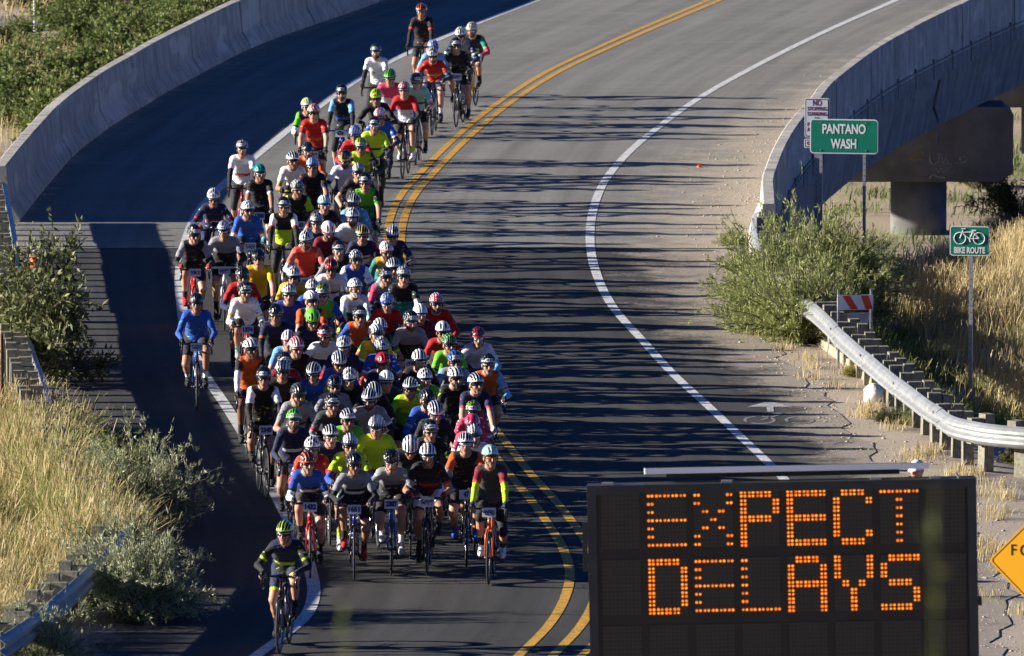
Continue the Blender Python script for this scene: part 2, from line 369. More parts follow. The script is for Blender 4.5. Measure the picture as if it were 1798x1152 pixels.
for yy, w in ((Y_JOINT + .02, .05), (at(700, 402)[1], .06)):
    n = 20
    for i in range(n):
        x0 = deck_l(yy) + (BR_IN(yy) - deck_l(yy)) * i / n; x1 = deck_l(yy) + (BR_IN(yy) - deck_l(yy)) * (i + 1) / n
        jm.add([(x0, yy - w/2, .0105), (x1, yy - w/2, .0105), (x1, yy + w/2, .0105), (x0, yy + w/2, .0105)], [(0, 1, 2, 3)])
jm.build('expansion_joint', mat_basic('joint_sealant', (.16, .155, .15), .9, noise=.5, nscale=12), deck)

def stripe(name, fn, y0, y1, w, mat, off=lambda y: 0., step=.7, gap=None):
    mb = MB(); y = y0
    while y < y1:
        ya, yb = y, min(y + step, y1); q = []
        for yy in (ya, yb):
            x = fn(yy) + off(yy); z = .0045 if yy < Y_JOINT else .0105
            if ya < Y_JOINT < yb: z = .0105
            q += [(x - w/2, yy, z), (x + w/2, yy, z)]
        mb.add(q, [(0, 1, 3, 2)]); y += step
    return mb.build(name, mat)
for nm, fn, lo, hi, w, mt, off in (('white_edge_line', F_LEFT, 138, 300, .17, 'white_paint', lambda y: 0), ('white_edge_line', F_RIGHT, 138, 300, .15, 'white_paint', lambda y: 0),
        ('yellow_centre_line', F_YEL, 138, 300, .13, 'yellow_paint', lambda y: -.10 - max(0, (176 - y) * .002)),
        ('yellow_centre_line', F_YEL, 138, 300, .13, 'yellow_paint', lambda y: .14 + max(0, (178 - y) * .004)),
        ('yellow_centre_line', F_YEL, 138, 157, .11, 'yellow_paint', lambda y: .62)):
    tag(stripe(nm, fn, lo, hi, w, M[mt], off), kind='structure')
# bike lane arrow and worn cyclist symbol
def flat_poly(mb, polys, z=.0045):
    for p in polys: mb.add([(x, y, z) for x, y in p], [tuple(range(len(p)))])
ax, ay = at(1352, 716); sx_, sy_ = at(1370, 738)
bm = MB(); flat_poly(bm, [[(ax-.05, ay-.55), (ax+.05, ay-.55), (ax+.05, ay+.1), (ax-.05, ay+.1)], [(ax-.33, ay+.1), (ax+.33, ay+.1), (ax+.07, ay+.75), (ax-.05, ay+.75)]])
tag(bm.build('lane_arrow', paint('worn_white_paint', (.66, .66, .64), -.02)), kind='structure')
bm = MB()
for cx, r0 in ((sx_ - .3, .24), (sx_ + .28, .22)):
    for i in range(14):
        if i in (3, 8): continue
        a0, a1 = i / 14 * 2 * math.pi, (i + 1) / 14 * 2 * math.pi
        flat_poly(bm, [[(cx + r*math.cos(a), sy_ + 2.2*r*math.sin(a)) for r, a in ((r0, a0), (r0, a1), (r0 - .05, a1), (r0 - .05, a0))]])
flat_poly(bm, [[(sx_-.3, sy_), (sx_-.25, sy_), (sx_+.12, sy_+.9), (sx_+.05, sy_+.9)], [(sx_-.1, sy_+.8), (sx_+.3, sy_+.8), (sx_+.3, sy_+.95), (sx_-.1, sy_+.95)]])
tag(bm.build('bike_lane_symbol', paint('faded_white_paint', (.40, .40, .39), -.10)), kind='structure')

# ------------------------------------------------------------------ bridge
def frame_at(fn, y):
    d = fn.d(y); L = math.hypot(1, d); return (fn(y), y), (1 / L, -d / L)      # point, unit normal pointing +X side
def extrude(mb, fn, ys, prof, sign, mi=0, caps=True):
    n = len(prof); vs = []
    for y in ys:
        (x, yy), (nx, ny) = frame_at(fn, y)
        vs += [(x + sign*o*nx, yy + sign*o*ny, z) for o, z in prof]
    fs = [(i*n+j, i*n+(j+1)%n, (i+1)*n+(j+1)%n, (i+1)*n+j) for i in range(len(ys)-1) for j in range(n)]
    if caps: fs += [tuple(range(n)), tuple((len(ys)-1)*n + j for j in range(n))[::-1]]
    mb.add(vs, fs, mi)
PROF = [(0, -.02), (0, .07), (.16, .33), (.22, .95), (.24, .965), (.41, .965), (.43, .95), (.44, -.02)]
PROF_R = [(o - .43, z) for o, z in PROF]
def barrier(name, fn, y0, y1, prof, sign, label, plen):
    t = tag(empty(name, (fn(y0), y0, 0)), label, 'barrier')
    cp = [(o + (.02 if j < 4 else -.02), z - (.02 if z > .9 else 0)) for j, (o, z) in enumerate(prof)]
    mb = MB(); extrude(mb, fn, np.linspace(y0 + .05, y1 - .05, 100), cp, sign); o = mb.build('barrier_core', M['dark'], t); o.matrix_parent_inverse = Matrix.Translation((-fn(y0), -y0, 0))  # core added to block sun through the panel gaps, dark at the joints
    y = y0; k = 0
    while y < y1:
        ye = min(y + plen, y1); mb = MB(); ys = np.linspace(y + .045, ye - .045, 7)
        dz = .004 * math.sin(k * 2.3)
        extrude(mb, fn, ys, [(o + .004 * math.sin(k * 1.7), z + (dz if z > .9 else 0)) for o, z in prof], sign)
        o = mb.build('barrier_panel', M['concrete'], t); o.matrix_parent_inverse = Matrix.Translation((-fn(y0), -y0, 0)); y = ye; k += 1
    return t
bl = barrier('bridge_barrier', F_BL, 203.2, 300, PROF, -1, 'long shaded concrete barrier curving along the left edge of the bridge', 6.2)
brr = barrier('bridge_barrier', F_BR, 196.3, 300, PROF_R, 1, 'concrete barrier curving along the right edge of the bridge, outer side in shade', 6.2)
br = tag(empty('bridge', (4, 200, 0)), 'curved concrete bridge with deep shaded girder over the wash', 'bridge')
PI_ = Matrix.Translation((-4, -200, 0))
def bpart(mb, name, mat, smooth=False):
    o = mb.build(name, mat, br, smooth); o.matrix_parent_inverse = PI_; return o
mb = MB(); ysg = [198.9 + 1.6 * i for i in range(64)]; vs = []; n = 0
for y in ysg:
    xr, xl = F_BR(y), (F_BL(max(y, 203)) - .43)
    pr = [(xr + .03, -.012), (xr + .03, -.27), (xr - .10, -.30), (xr - .30, -1.40), (xr - .45, -1.46), (xl + 5.6, -1.46), (xl + 5.4, -1.40), (xl + 5.0, -.42), (xl - .03, -.24), (xl - .03, -.012)]  # unseen left overhang shaped thin to let sun under the bridge
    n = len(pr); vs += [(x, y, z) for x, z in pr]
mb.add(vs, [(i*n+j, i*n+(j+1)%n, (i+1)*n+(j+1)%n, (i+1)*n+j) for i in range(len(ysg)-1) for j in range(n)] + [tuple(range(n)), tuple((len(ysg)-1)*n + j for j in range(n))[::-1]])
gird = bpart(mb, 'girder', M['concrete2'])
mb = MB(); mb.box((-2, 198.2, -1.9), (12.4, 1.2, 3.7)); bpart(mb, 'abutment', M['pier'])
# outer conduit ledge with scupper brackets
for i in range(34):
    y = 203 + i * 2.35; (x, yy), (nx, ny) = frame_at(F_BR, y); mb = MB()
    mb.box((x + .025, yy, .10), (.04, .05, .10)); mb.box((x + .035, yy, -.10), (.02, .02, .30)); bpart(mb, 'scupper', M['pier'])
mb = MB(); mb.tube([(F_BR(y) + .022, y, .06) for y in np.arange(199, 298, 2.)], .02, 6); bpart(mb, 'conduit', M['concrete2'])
for y in (206.5, 236.5, 262):
    x = F_BR(y); mb = MB()
    mb.tube([(x + .06, y, -.3), (x - .06, y, -.85), (x + .02, y - .6, -1.1), (x - .02, y - .62, -1.55)], .03, 6); bpart(mb, 'drain_pipe', M['pier'])
# pier: hammerhead cap and round column
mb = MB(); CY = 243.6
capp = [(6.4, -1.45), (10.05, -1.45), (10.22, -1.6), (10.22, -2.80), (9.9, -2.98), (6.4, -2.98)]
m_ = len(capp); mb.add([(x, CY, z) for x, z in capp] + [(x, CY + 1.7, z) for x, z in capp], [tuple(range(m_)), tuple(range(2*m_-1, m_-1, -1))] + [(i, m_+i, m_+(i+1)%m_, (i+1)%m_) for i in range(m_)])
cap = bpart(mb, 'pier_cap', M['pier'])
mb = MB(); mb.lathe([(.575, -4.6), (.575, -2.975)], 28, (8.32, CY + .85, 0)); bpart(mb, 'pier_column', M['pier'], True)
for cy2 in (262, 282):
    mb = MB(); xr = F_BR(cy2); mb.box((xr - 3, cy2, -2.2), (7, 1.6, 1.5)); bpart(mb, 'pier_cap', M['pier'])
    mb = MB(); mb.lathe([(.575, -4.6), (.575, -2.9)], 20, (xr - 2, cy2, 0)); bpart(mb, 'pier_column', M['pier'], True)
gm = MB(); gy_ = CY - .008
def gp(px, py): d = CY - .01; return ((px - 899) / FPX * d * 1.0, gy_, CAM_H - (py + 1600) / FPX * d)
def stroke(pts, r=.014): gm.tube([gp(*p) for p in pts], r, 5)
for s in ("1637,268 1635,280 1642,287 1650,282 1652,272 1648,266 1656,270 1660,285", "1660,285 1664,270 1668,285 1674,284", "1640,298 1645,290 1650,300 1656,292 1660,302 1668,293 1674,303 1679,296", "1634,312 1640,304 1650,308 1662,310", "1680,283 1690,284 1699,281 1702,275 1696,271 1688,274 1690,280"):
    stroke([tuple(map(float, p.split(','))) for p in s.split()])
bpart(gm, 'graffiti', mat_basic('faded_spray_paint', (.38, .37, .36), .8, noise=.5, nscale=10))
gm = MB(); stroke([(1600, 276), (1612, 265), (1622, 262), (1626, 272)]); stroke([(1600, 277), (1625, 276)]); bpart(gm, 'graffiti', mat_basic('yellow_spray_paint', (.30, .26, .05), .8))
mb = MB(); bx_, by_ = 5.75, 216; mb.box((bx_, by_, zt(bx_, by_) + .25), (.34, .4, .9)); tag(mb.build('junction_box', M['pier']), 'small grey concrete box at the foot of the right bridge barrier', 'utility box')

# ------------------------------------------------------------------ guardrails
WP = [(0, .41), (.045, .435), (.085, .475), (.085, .515), (.03, .55), (.03, .58), (.085, .615), (.085, .655), (.045, .695), (0, .72)]
WPROF = WP + [(o - .012, z) for o, z in reversed(WP)]
def guardrail(fn, y0, y1, side, label, mat, spacing, extra=None):
    """side: +1 = road lies towards +X of the rail"""
    t = tag(empty('guardrail', (fn(y1), y1, 0)), label, 'guardrail'); inv = Matrix.Translation((-fn(y1), -y1, 0))
    ys = np.arange(y0, y1, .06); pts = [(fn(y), y) for y in ys]
    # arc-length stations
    cum = [0.]
    for a, b in zip(pts, pts[1:]): cum.append(cum[-1] + math.hypot(b[0]-a[0], b[1]-a[1]))
    inv_y = lambda s: float(np.interp(s, cum, ys)); L = cum[-1]
    s = 0.; k = 0
    while s < L - .5:
        e = min(s + 3.81, L); mb = MB(); lap = .006 if k % 2 else 0
        extrude(mb, fn, [inv_y(q) for q in np.linspace(max(0, s - .12), min(L, e + .12), 12)], [(o + lap, z + .01 * math.sin(k * 1.9)) for o, z in WPROF], side)
        o = mb.build('rail', mat, t); o.matrix_parent_inverse = inv
        bb = MB()
        for q in (s + .02, s + .1):
            for z in (.475, .655):
                (x, yy), (nx, ny) = frame_at(fn, inv_y(q)); bb.box((x + side*nx*.088, yy + side*ny*.088, z), (.03, .03, .03))
        o = bb.build('rail_bolts', M['steel'], t); o.matrix_parent_inverse = inv; o['kind'] = 'stuff'
        s = e; k += 1
    pm = MB(); pm.box((0, 0, .13), (.15, .19, 1.32)); pme = pm.mesh('post', M['wood'])
    bmx = MB(); bmx.box((0, 0, .585), (.19, .15, .36)); bme = bmx.mesh('blockout', M['wood'])
    s = .3
    while s < L:
        y = inv_y(s); (x, yy), (nx, ny) = frame_at(fn, y); rz = math.atan2(ny, nx)
        for nm, me, off in (('blockout', bme, .11), ('post', pme, .29)):
            o = link(nm, me, t); o.matrix_parent_inverse = inv
            o.location = (x - side*nx*off, yy - side*ny*off, random.uniform(-.03, .04) - (0 if nm == 'blockout' else .02)); o.rotation_euler = (random.uniform(-.02, .02), random.uniform(-.03, .03), rz + random.uniform(-.06, .06))
        s += spacing
    return t
guardrail(F_GL, GL0 + .5, 203.1, 1, 'shaded steel guardrail on timber posts along the left shoulder', M['galv'], .953)
guardrail(F_GR, at(1910, 757.5, .72)[1], 197.5, -1, 'sunlit steel guardrail on timber posts along the right shoulder', M['galv'], .953)
# near part of the right rail flares away behind the message board

# ------------------------------------------------------------------ signs
RX = Matrix.Rotation(math.pi / 2, 4, 'X')
def letters(parent, s, size, mat, loc, width=1.0, bold=0.0, name='lettering', target=None):
    me = text_mesh(s, size, mat, width, bold)
    if target:
        xs = [v.co.x for v in me.vertices]; w = max(xs) - min(xs); me.transform(Matrix.Diagonal((target / w, 1, 1, 1)))
    me.transform(RX); o = link(name, me, parent); o.location = loc; return o
def post_mesh(z0, z1, w=.045, holes=True):
    mb = MB(); mb.tube([(0, 0, z0), (0, 0, z1)], w * .62, 4)
    return mb
def sign_post(parent, x, z0, z1, y=.03, mat='steel', w=.05):
    mb = MB(); mb.box((x, y + w/2, (z0 + z1) / 2), (w, w, z1 - z0)); o = mb.build('post', M[mat], parent)
    hb = MB(); z = z0 + .15
    while z < z1 - .6 and (z1 - z0) > 1: hb.box((x, y - .001, z), (.012, .004, .012)); z += .1
    if hb.v: q = hb.build('post_holes', M['dark'], o); q['kind'] = 'stuff'
    return o
def sign_face(parent, w, h, z, rad, face, border, bw=.022, inset=.0, y=0.):
    mb = MB(); plate(mb, rrect(w, h, rad), 0, .004, 0); o = mb.build('sign_panel', M[border], parent); o.location = (0, y, z)
    mb = MB(); plate(mb, rrect(w - 2*bw, h - 2*bw, max(.01, rad - bw)), -.002, .0015, 0); q = mb.build('panel_field', M[face], o)
    return o
# PANTANO WASH
D = 204.; X0 = (1484 - 899) / FPX * D
zc = CAM_H - (237 + 1600) / FPX * D
pw = tag(empty('river_sign', (X0, D, 0), math.radians(-9)), 'green two-post sign with white lettering PANTANO WASH beside the bridge', 'sign')
sign_face(pw, 1.17, .592, zc, .06, 'sign_green', 'sign_white', .018)
letters(pw, 'PANTANO', .225, M['sign_white'], (0.0, -.0045, zc + .12), bold=.007, target=.745)
letters(pw, 'WASH', .225, M['sign_white'], (0.0, -.0045, zc - .135), bold=.007, target=.44)
for px in (1443, 1520):
    x = (px - 1484) / FPX * D; sign_post(pw, x, zt(X0 + x, D) - .2, zc + .30, .006)
bt = MB()
for x in (-.40, .375):
    for z in (-.235, .235): bt.box((x, -.006, zc + z), (.02, .01, .02))
bt.build('bolts', M['steel'], pw)['kind'] = 'stuff'
# NO STOPPING
D = 206.5; X0 = (1436.5 - 899) / FPX * D; zc = CAM_H - (204 + 1600) / FPX * D
ns = tag(empty('parking_sign', (X0, D, 0), math.radians(-8)), 'white sign with dark red lettering NO STOPPING STANDING half behind green sign', 'sign')
sf = sign_face(ns, .435, .68, zc, .035, 'sign_white', 'sign_white', .012)
mb = MB(); plate(mb, rrect(.41, .655, .03), -.003, .0015, 0); mb.build('panel_border', M['sign_maroon'], ns).location = (0, 0, zc)
mb = MB(); plate(mb, rrect(.375, .62, .02), -.0055, .0015, 0); mb.build('panel_field', mat_basic('shade_tinted_sheeting', (.66, .70, .76), .4), ns).location = (0, 0, zc)  # white sheeting, its bluish skylit shade put into the colour
for s, dz, sz, tw in (('NO', .255, .13, .15), ('STOPPING', .155, .085, .335), ('STANDING', .065, .085, .335), ('OR', -.025, .085, .095), ('P', -.115, .085, .04), ('A', -.205, .085, .05)):
    dx = -.15 if s in 'PA' else 0
    letters(ns, s, sz * 1.1, M['sign_maroon'], (dx, -.0075, zc + dz), bold=.0012, target=tw)
mb = MB(); plate(mb, rrect(.45, .16, .03), 0, .004, 0); mb.build('plaque', M['sign_white'], ns).location = (0, 0, zc - .445)
mb = MB(); plate(mb, rrect(.42, .13, .022), -.003, .0015, 0); mb.build('plaque_border', M['sign_maroon'], ns).location = (0, 0, zc - .445)
mb = MB(); plate(mb, rrect(.39, .10, .015), -.0055, .0015, 0); mb.build('plaque_field', bpy.data.materials['shade_tinted_sheeting'], ns).location = (0, 0, zc - .445)
letters(ns, 'O', .08, M['sign_maroon'], (-.145, -.0075, zc - .445), bold=.003)
sign_post(ns, .0, zt(X0, D) - .2, zc + .3, .006, w=.09)
# BIKE ROUTE
D = 180.; X0 = (1706 - 899) / FPX * D; zc = CAM_H - (422 + 1600) / FPX * D
bs = tag(empty('bike_route_sign', (X0, D, 0), math.radians(-9)), 'small green sign with white bicycle and lettering BIKE ROUTE on single post', 'sign')
sign_face(bs, .60, .45, zc, .045, 'sign_green', 'sign_white', .014)
letters(bs, 'BIKE ROUTE', .125, M['sign_white'], (0, -.0045, zc - .145), bold=.005, target=.47)
sm = MB()
def bl2(pts, r=.008): sm.tube([(x, -.006, z) for x, z in pts], r, 6)
for cx in (-.145, .145): bl2([(cx + .088*math.cos(a), .04 + .088*math.sin(a)) for a in np.linspace(0, 2*math.pi, 22)], .0075)
bl2([(-.145, .04), (-.10, .155)]); bl2([(-.10, .155), (-.125, .18), (-.06, .185)]); bl2([(-.108, .13), (.055, .135)]); bl2([(-.112, .12), (.0, .035)]); bl2([(.0, .035), (.06, .15)]); bl2([(.03, .158), (.10, .158)], .011); bl2([(.0, .035), (.145, .04)]); bl2([(.055, .135), (.145, .04)]); bl2([(0, .035), (.015, -.015)])
sm.build('bicycle_symbol', M['sign_white'], bs).location = (0, 0, zc)
sign_post(bs, .02, zt(X0, D) - .3, zc + .2, .006, w=.055)
# yellow warning diamond, cut by the frame edge
D = 131.; X0 = (1842 - 899) / FPX * D; zc = CAM_H - (992 + 1600) / FPX * D
yd = tag(empty('warning_sign', (X0, D, 0), math.radians(-14)), 'yellow diamond warning sign at the right edge beside the message board', 'sign')
def diamond(s, r): return [(x * math.cos(math.pi/4) - z * math.sin(math.pi/4), x * math.sin(math.pi/4) + z * math.cos(math.pi/4)) for x, z in rrect(s, s, r)]
for nm, s, y, mt in (('sign_panel', .90, 0, 'sign_yellow'), ('panel_border', .862, -.003, 'black_ink'), ('panel_field', .835, -.006, 'sign_yellow')):
    mb = MB(); plate(mb, diamond(s, .04), y, .0015 if y else .004, 0); mb.build(nm, M[mt], yd).location = (0, 0, zc)
for ch, dx in (('F', -.355), ('O', -.225)): letters(yd, ch, .175, M['black_ink'], (dx, -.008, zc + .115), bold=.002, width=.85)
sign_post(yd, 0, zt(X0, D) - .3, zc + .5, .006, w=.06)

# ------------------------------------------------------------------ message board trailer
BD = 120.; bs_ = FPX / BD
BX = (1379 - 899) / bs_; BZ = CAM_H - (1042 + 1600) / bs_
ROLL = math.radians(1.15)
gb = zt(BX, BD)
mbd = tag(empty('message_board', (BX, BD, BZ)), 'large dark electronic message board with amber lettering EXPECT DELAYS', 'message board')
mbd.rotation_euler = (0, -ROLL, 0)
BW, BH = 3.92, 2.20
mb = MB(); mb.box((0, .14, 0), (BW - .02, .24, BH - .02)); mb.build('case', M['board_case'], mbd)
fr = MB()
for c, s in (((0, .0, BH/2 - .045), (BW, .13, .09)), ((0, .0, -BH/2 + .045), (BW, .13, .09)), ((-BW/2 + .045, .0, 0), (.09, .13, BH - .18)), ((BW/2 - .045, .0, 0), (.09, .13, BH - .18))): fr.box(c, s)
fr.build('frame', M['board_case'], mbd)
mb = MB(); mb.box((0, .015, 0), (BW - .18, .02, BH - .18)); mb.build('face', M['board_face'], mbd)
hm = MB()
for x in (-1.75, -.55, .95, 1.55): h1 = MB(); h1.box((x, -.02, BH/2 + .012), (.11, .05, .03)); h1.build('hinge', M['steel'], mbd)
hm.tube([(1.79, -.02, BH/2 + .0), (1.76, -.02, BH/2 + .06), (1.79, -.02, BH/2 + .095), (1.84, -.02, BH/2 + .06), (1.82, -.02, BH/2)], .012, 6)
hm.build('lifting_eye', M['steel'], mbd)
mb = MB(); mb.box((-BW/2 - .03, .0, .48), (.05, .06, .5)); mb.box((BW/2 + .02, 0, -.15), (.04, .05, .09)); mb.build('latch', M['board_case'], mbd)
FONT = {'E': ["11111","1....","1....","11111","1....","1....","11111"], 'X': ["1...1","1...1",".1.1.","..1..",".1.1.","1...1","1...1"],
 'P': ["1111.","1...1","1...1","1111.","1....","1....","1...."], 'C': [".111.","1...1","1....","1....","1....","1...1",".111."],
 'T': ["11111","..1..","..1..","..1..","..1..","..1..","..1.."], 'D': ["1111.","1...1","1...1","1...1","1...1","1...1","1111."],
 'L': ["1....","1....","1....","1....","1....","1....","11111"], 'A': [".111.","1...1","1...1","11111","1...1","1...1","1...1"],
 'Y': ["1...1","1...1","1...1",".1.1.","..1..","..1..","..1.."], 'S': [".1111","1....","1....",".111.","....1","....1","1111."]}
CP, RP = 82.2 / bs_, 118.0 / bs_; PX_, PZ_ = 14.4 / bs_, 14.6 / bs_
def dot(mb, x, z, r=.0165, lit=True):
    n = 8; y = -.012
    ring = [(x + r*math.cos(2*math.pi*j/n), y, z + r*math.sin(2*math.pi*j/n)) for j in range(n)]
    if not lit: mb.add(ring, [tuple(range(n))], 0); return
    in_ = [(x + r*.55*math.cos(2*math.pi*j/n), y - .010, z + r*.55*math.sin(2*math.pi*j/n)) for j in range(n)]
    mb.add(ring + in_, [(j, (j+1)%n, n+(j+1)%n, n+j) for j in range(n)], 0); mb.add(in_, [tuple(range(n))], 1)
ROWS = ['.EXPECT.', '.DELAYS.', '        ']
DOUBLE = set('PCADYS')
mod = MB(); mod.box((0, 0, 0), (CP - .085, .012, .56)); modm = mod.mesh('display_module', M['module'])
off = MB()
for i in range(5):
    for j in range(7):
        for a in (-1, 1):
            for b in (-1, 1): dot(off, (i-2)*PX_ + a*.0185, (3-j)*PZ_ + b*.0185, .0135, False)
offm = off.mesh('unlit_leds', M['led_off'])
for r, row in enumerate(ROWS):
    for c, ch in enumerate(row):
        x = (c - 3.5) * CP + .01; z = .73 - r * RP
        o = link('display_module', modm, mbd); o.location = (x, -.0, z)
        q = link('unlit_leds', offm, o); q.location = (0, .0045, 0); q['kind'] = 'stuff'
        if ch in FONT:
            lit = MB(); dbl = (ch in DOUBLE) or (ch == 'E' and c == 4)
            for j, line in enumerate(FONT[ch]):
                for i, b in enumerate(line):
                    if b != '1': continue
                    for a in (-1, 1):
                        for e in ((-1, 1) if dbl else (0,)): dot(lit, (i-2)*PX_ + a*.0185, (3-j)*PZ_ + e*.0185)
            q = lit.build('lit_character', [M['led'], M['led2']], mbd); q.location = (x, -.004, z)
            q['label'] = 'lit amber letter ' + ch; q['kind'] = 'stuff'
# solar panel seen edge-on over the board, mast and trailer below
sp = MB(); sp.box((0, .6, 0), (2.86, 1.2, .06)); so = sp.build('solar_panel', M['panel_frame'], mbd); so.location = (.06, .05, BH/2 + .125); so.rotation_euler = (math.radians(-6.6), 0, 0)
sp = MB(); sp.box((0, .6, .0325), (2.76, 1.1, .005)); sp.build('solar_cells', M['solar'], so)
sp = MB(); sp.box((.02, .25, BH/2 + .055), (2.35, .12, .05)); sp.build('panel_bracket', M['board_case'], mbd)
mast = MB(); mast.box((0, .42, -BH/2 + (gb + .6 - BZ + BH/2)/2 + .55), (.2, .2, BZ - BH/2 - gb + .6)); mast.build('mast', M['orange_plastic'], mbd)
tr = MB(); zb = gb - BZ
tr.box((0, .5, zb + .55), (2.2, 1.6, .35)); tr.box((0, -.6, zb + .5), (.12, 1.6, .1)); tr.build('trailer', M['orange_plastic'], mbd)
for sx in (-1, 1):
    w = MB(); w.lathe([(.1, -.1), (.32, -.1), (.34, -.05), (.34, .05), (.32, .1), (.1, .1)], 20, (sx*1.3, .5, zb + .34), axis='x'); w.build('wheel', M['black_ink'], mbd, True)

# ------------------------------------------------------------------ small roadside things
D = 180.; X0 = (1505 - 899) / FPX * D; zc = CAM_H - (531 + 1600) / FPX * D
bc = tag(empty('barricade', (X0, D, 0), math.radians(8)), 'small barricade with red and white diagonal stripes behind the right guardrail', 'barricade')
mb = MB(); plate(mb, rrect(.55, .225, .012), 0, .02, 0); mb.build('stripe_panel', M['sign_white'], bc).location = (0, 0, zc)
st = MB()
for x in (-.20, .085): plate(st, [(x, .105), (x + .115, .105), (x + .245 if x < 0 else x + .185, -.105), (x + .13 if x < 0 else x + .07, -.105)], -.003, .002, 0)
st.build('red_stripe', M['red_sheet'], bc).location = (0, 0, zc)
mb = MB(); mb.box((0.05, .03, zc - .24), (.34, .02, .16)); mb.build('lower_panel', M['steel'], bc)
for x in (-.25, .25):
    mb = MB(); mb.box((x, .045, (zc + .2 - .3) / 2), (.035, .035, zc + .2 + .3)); mb.build('leg', M['steel'], bc)
X0, D = at(62, 565); 
dr = tag(empty('traffic_channelizer', (X0, D, 0)), 'orange and white banded traffic channelizer behind leafy branches on the left', 'traffic marker')
mb = MB(); mb.lathe([(.26, 0), (.27, .03), (.22, .07), (.1, .08)], 16); mb.build('base', M['black_ink'], dr, True)
z = .08
for k, (h, mt) in enumerate(((.22, 'orange_plastic'), (.16, 'sign_white'), (.2, 'orange_plastic'), (.16, 'sign_white'), (.2, 'orange_plastic'))):
    mb = MB(); r0 = .115 - .008*k; mb.lathe([(r0, z), (r0 - .006, z + h)], 16); mb.build('band', M[mt], dr, True); z += h
mb = MB(); mb.tube([(-.07, 0, z), (-.07, 0, z + .09), (.07, 0, z + .09), (.07, 0, z)], .018, 8); mb.build('handle', M['sign_white'], dr, True)
def lump(name, loc, s, mat, label, cat, seed):
    r = random.Random(seed); mb = MB(); prof = [(.3, 0), (.92, .06), (1, .4), (.9, .75), (.5, .95), (.1, 1)]
    mb.lathe(prof, 18); mb.v = [(x * s[0] * (1 + .14*r.uniform(-1, 1)), y * s[1] * (1 + .14*r.uniform(-1, 1)), z * s[2] * (1 + .08*r.uniform(-1, 1))) for x, y, z in mb.v]
    o = mb.build(name, mat, None, True); o.location = (*loc, -.02); tag(o, label, cat); return o
lump('sandbag', at(1534, 704), (.145, .17, .27), M['white_bag'], 'white sandbag lying on the curb beside the right guardrail', 'bag', 3)
lump('drink_can', at(1228, 294), (.05, .07, .07), M['red_sheet'], 'small red can lying on the right shoulder of the bridge', 'litter', 8)
lump('paper_scrap', at(1252, 299), (.13, .05, .02), M['white_bag'], 'thin white scrap lying next to the red can', 'litter', 9)
lump('plastic_bag', at(1690, 780), (.09, .12, .08), M['white_bag'], 'crumpled plastic litter on the gravel below the right guardrail', 'litter', 4)
cb = tag(empty('curb', (*at(1432, 594), 0)), 'broken tan asphalt curb in front of the right guardrail', 'curb'); p0 = at(1432, 594)
cpts = [at(*p) for p in ((1432, 596), (1462, 617), (1492, 640), (1520, 661), (1540, 680), (1552, 700))]
for k, (a, b) in enumerate(zip(cpts, cpts[1:])):
    mb = MB(); a2 = (a[0] + (b[0]-a[0])*.05, a[1] + (b[1]-a[1])*.05); w = .09
    vs = []
    for p in (a2, b):
        for o, z in ((-w, -.03), (-w*.7, .11 + .012*math.sin(k*2)), (w*.7, .12), (w, -.03)): vs.append((p[0] + o - p0[0], p[1] - p0[1], z))
    mb.add(vs, [(0,1,5,4), (1,2,6,5), (2,3,7,6), (0,4,7,3), (0,3,2,1), (4,5,6,7)]); mb.build('curb_segment', mat_basic('tan_curb', (.45, .37, .25), .9, noise=.3, nscale=9), cb)
mb = MB(); mb.tube([(0, 0, -.3), (0, 0, 1.5)], .022, 6); X0, D = at(4, 768)
o = mb.build('steel_post', M['rust']); o.location = (X0, D, zt(X0, D)); tag(o, 'thin rusty steel post at the left edge above the dry grass', 'post')
Xp, Dp = at(61, 58, -4.1)
mb = MB(); mb.tube([(0, 0, -.2), (0, 0, 2.2)], .03, 6); o = mb.build('marker_pole', M['sign_white']); o.location = (Xp, Dp, -4.1); tag(o, 'thin pale pole among the bushes at the upper left', 'pole')
# far dirt track at the upper left
tk = MB(); tk.add([(*at(-60, 62, -4.1), -3.97), (*at(140, 50, -4.1), -3.97), (*at(135, 34, -4.1), -3.97), (*at(-60, 38, -4.1), -3.97)], [(0, 1, 2, 3)])
tag(tk.build('dirt_track', mat_basic('grey_track', (.13, .125, .13), .9, noise=.2, nscale=2)), kind='structure')
# loose gravel on the right shoulder
V = []; F = []; ng = 0
oct_v = np.array([(1,0,0),(-1,0,0),(0,1,0),(0,-1,0),(0,0,1),(0,0,-.4)]); oct_f = np.array([(0,2,4),(2,1,4),(1,3,4),(3,0,4),(2,0,5),(1,2,5),(3,1,5),(0,3,5)])
for k in range(5200):
    y = random.uniform(146, 236)
    if y < Y_JOINT: x = F_ASPH(y) + random.choice((random.gauss(.1, .35), random.uniform(-.5, 2.6)))
    else: x = BR_IN(y) - abs(random.gauss(0, .6))
    if random.random() < .12 and 150 < y < 200: x = F_GL(y) + .15 + abs(random.gauss(0, .3))
    r = random.choice((.006, .008, .009, .012, .012, .02)) * random.uniform(.7, 1.3)
    z = max(zt(x, y), .004 if y > Y_JOINT or x < F_ASPH(y) else -9)
    V.append(oct_v * np.array([r * random.uniform(.8, 1.6), r * random.uniform(.8, 1.5), r * .8]) + (x, y, z + r * .2)); F.append(oct_f + 6 * k)
tag(link('gravel', np_mesh('gravel', np.concatenate(V), np.concatenate(F), M['stone'])), 'loose pale gravel strewn along the road shoulders', 'gravel', kind='stuff')

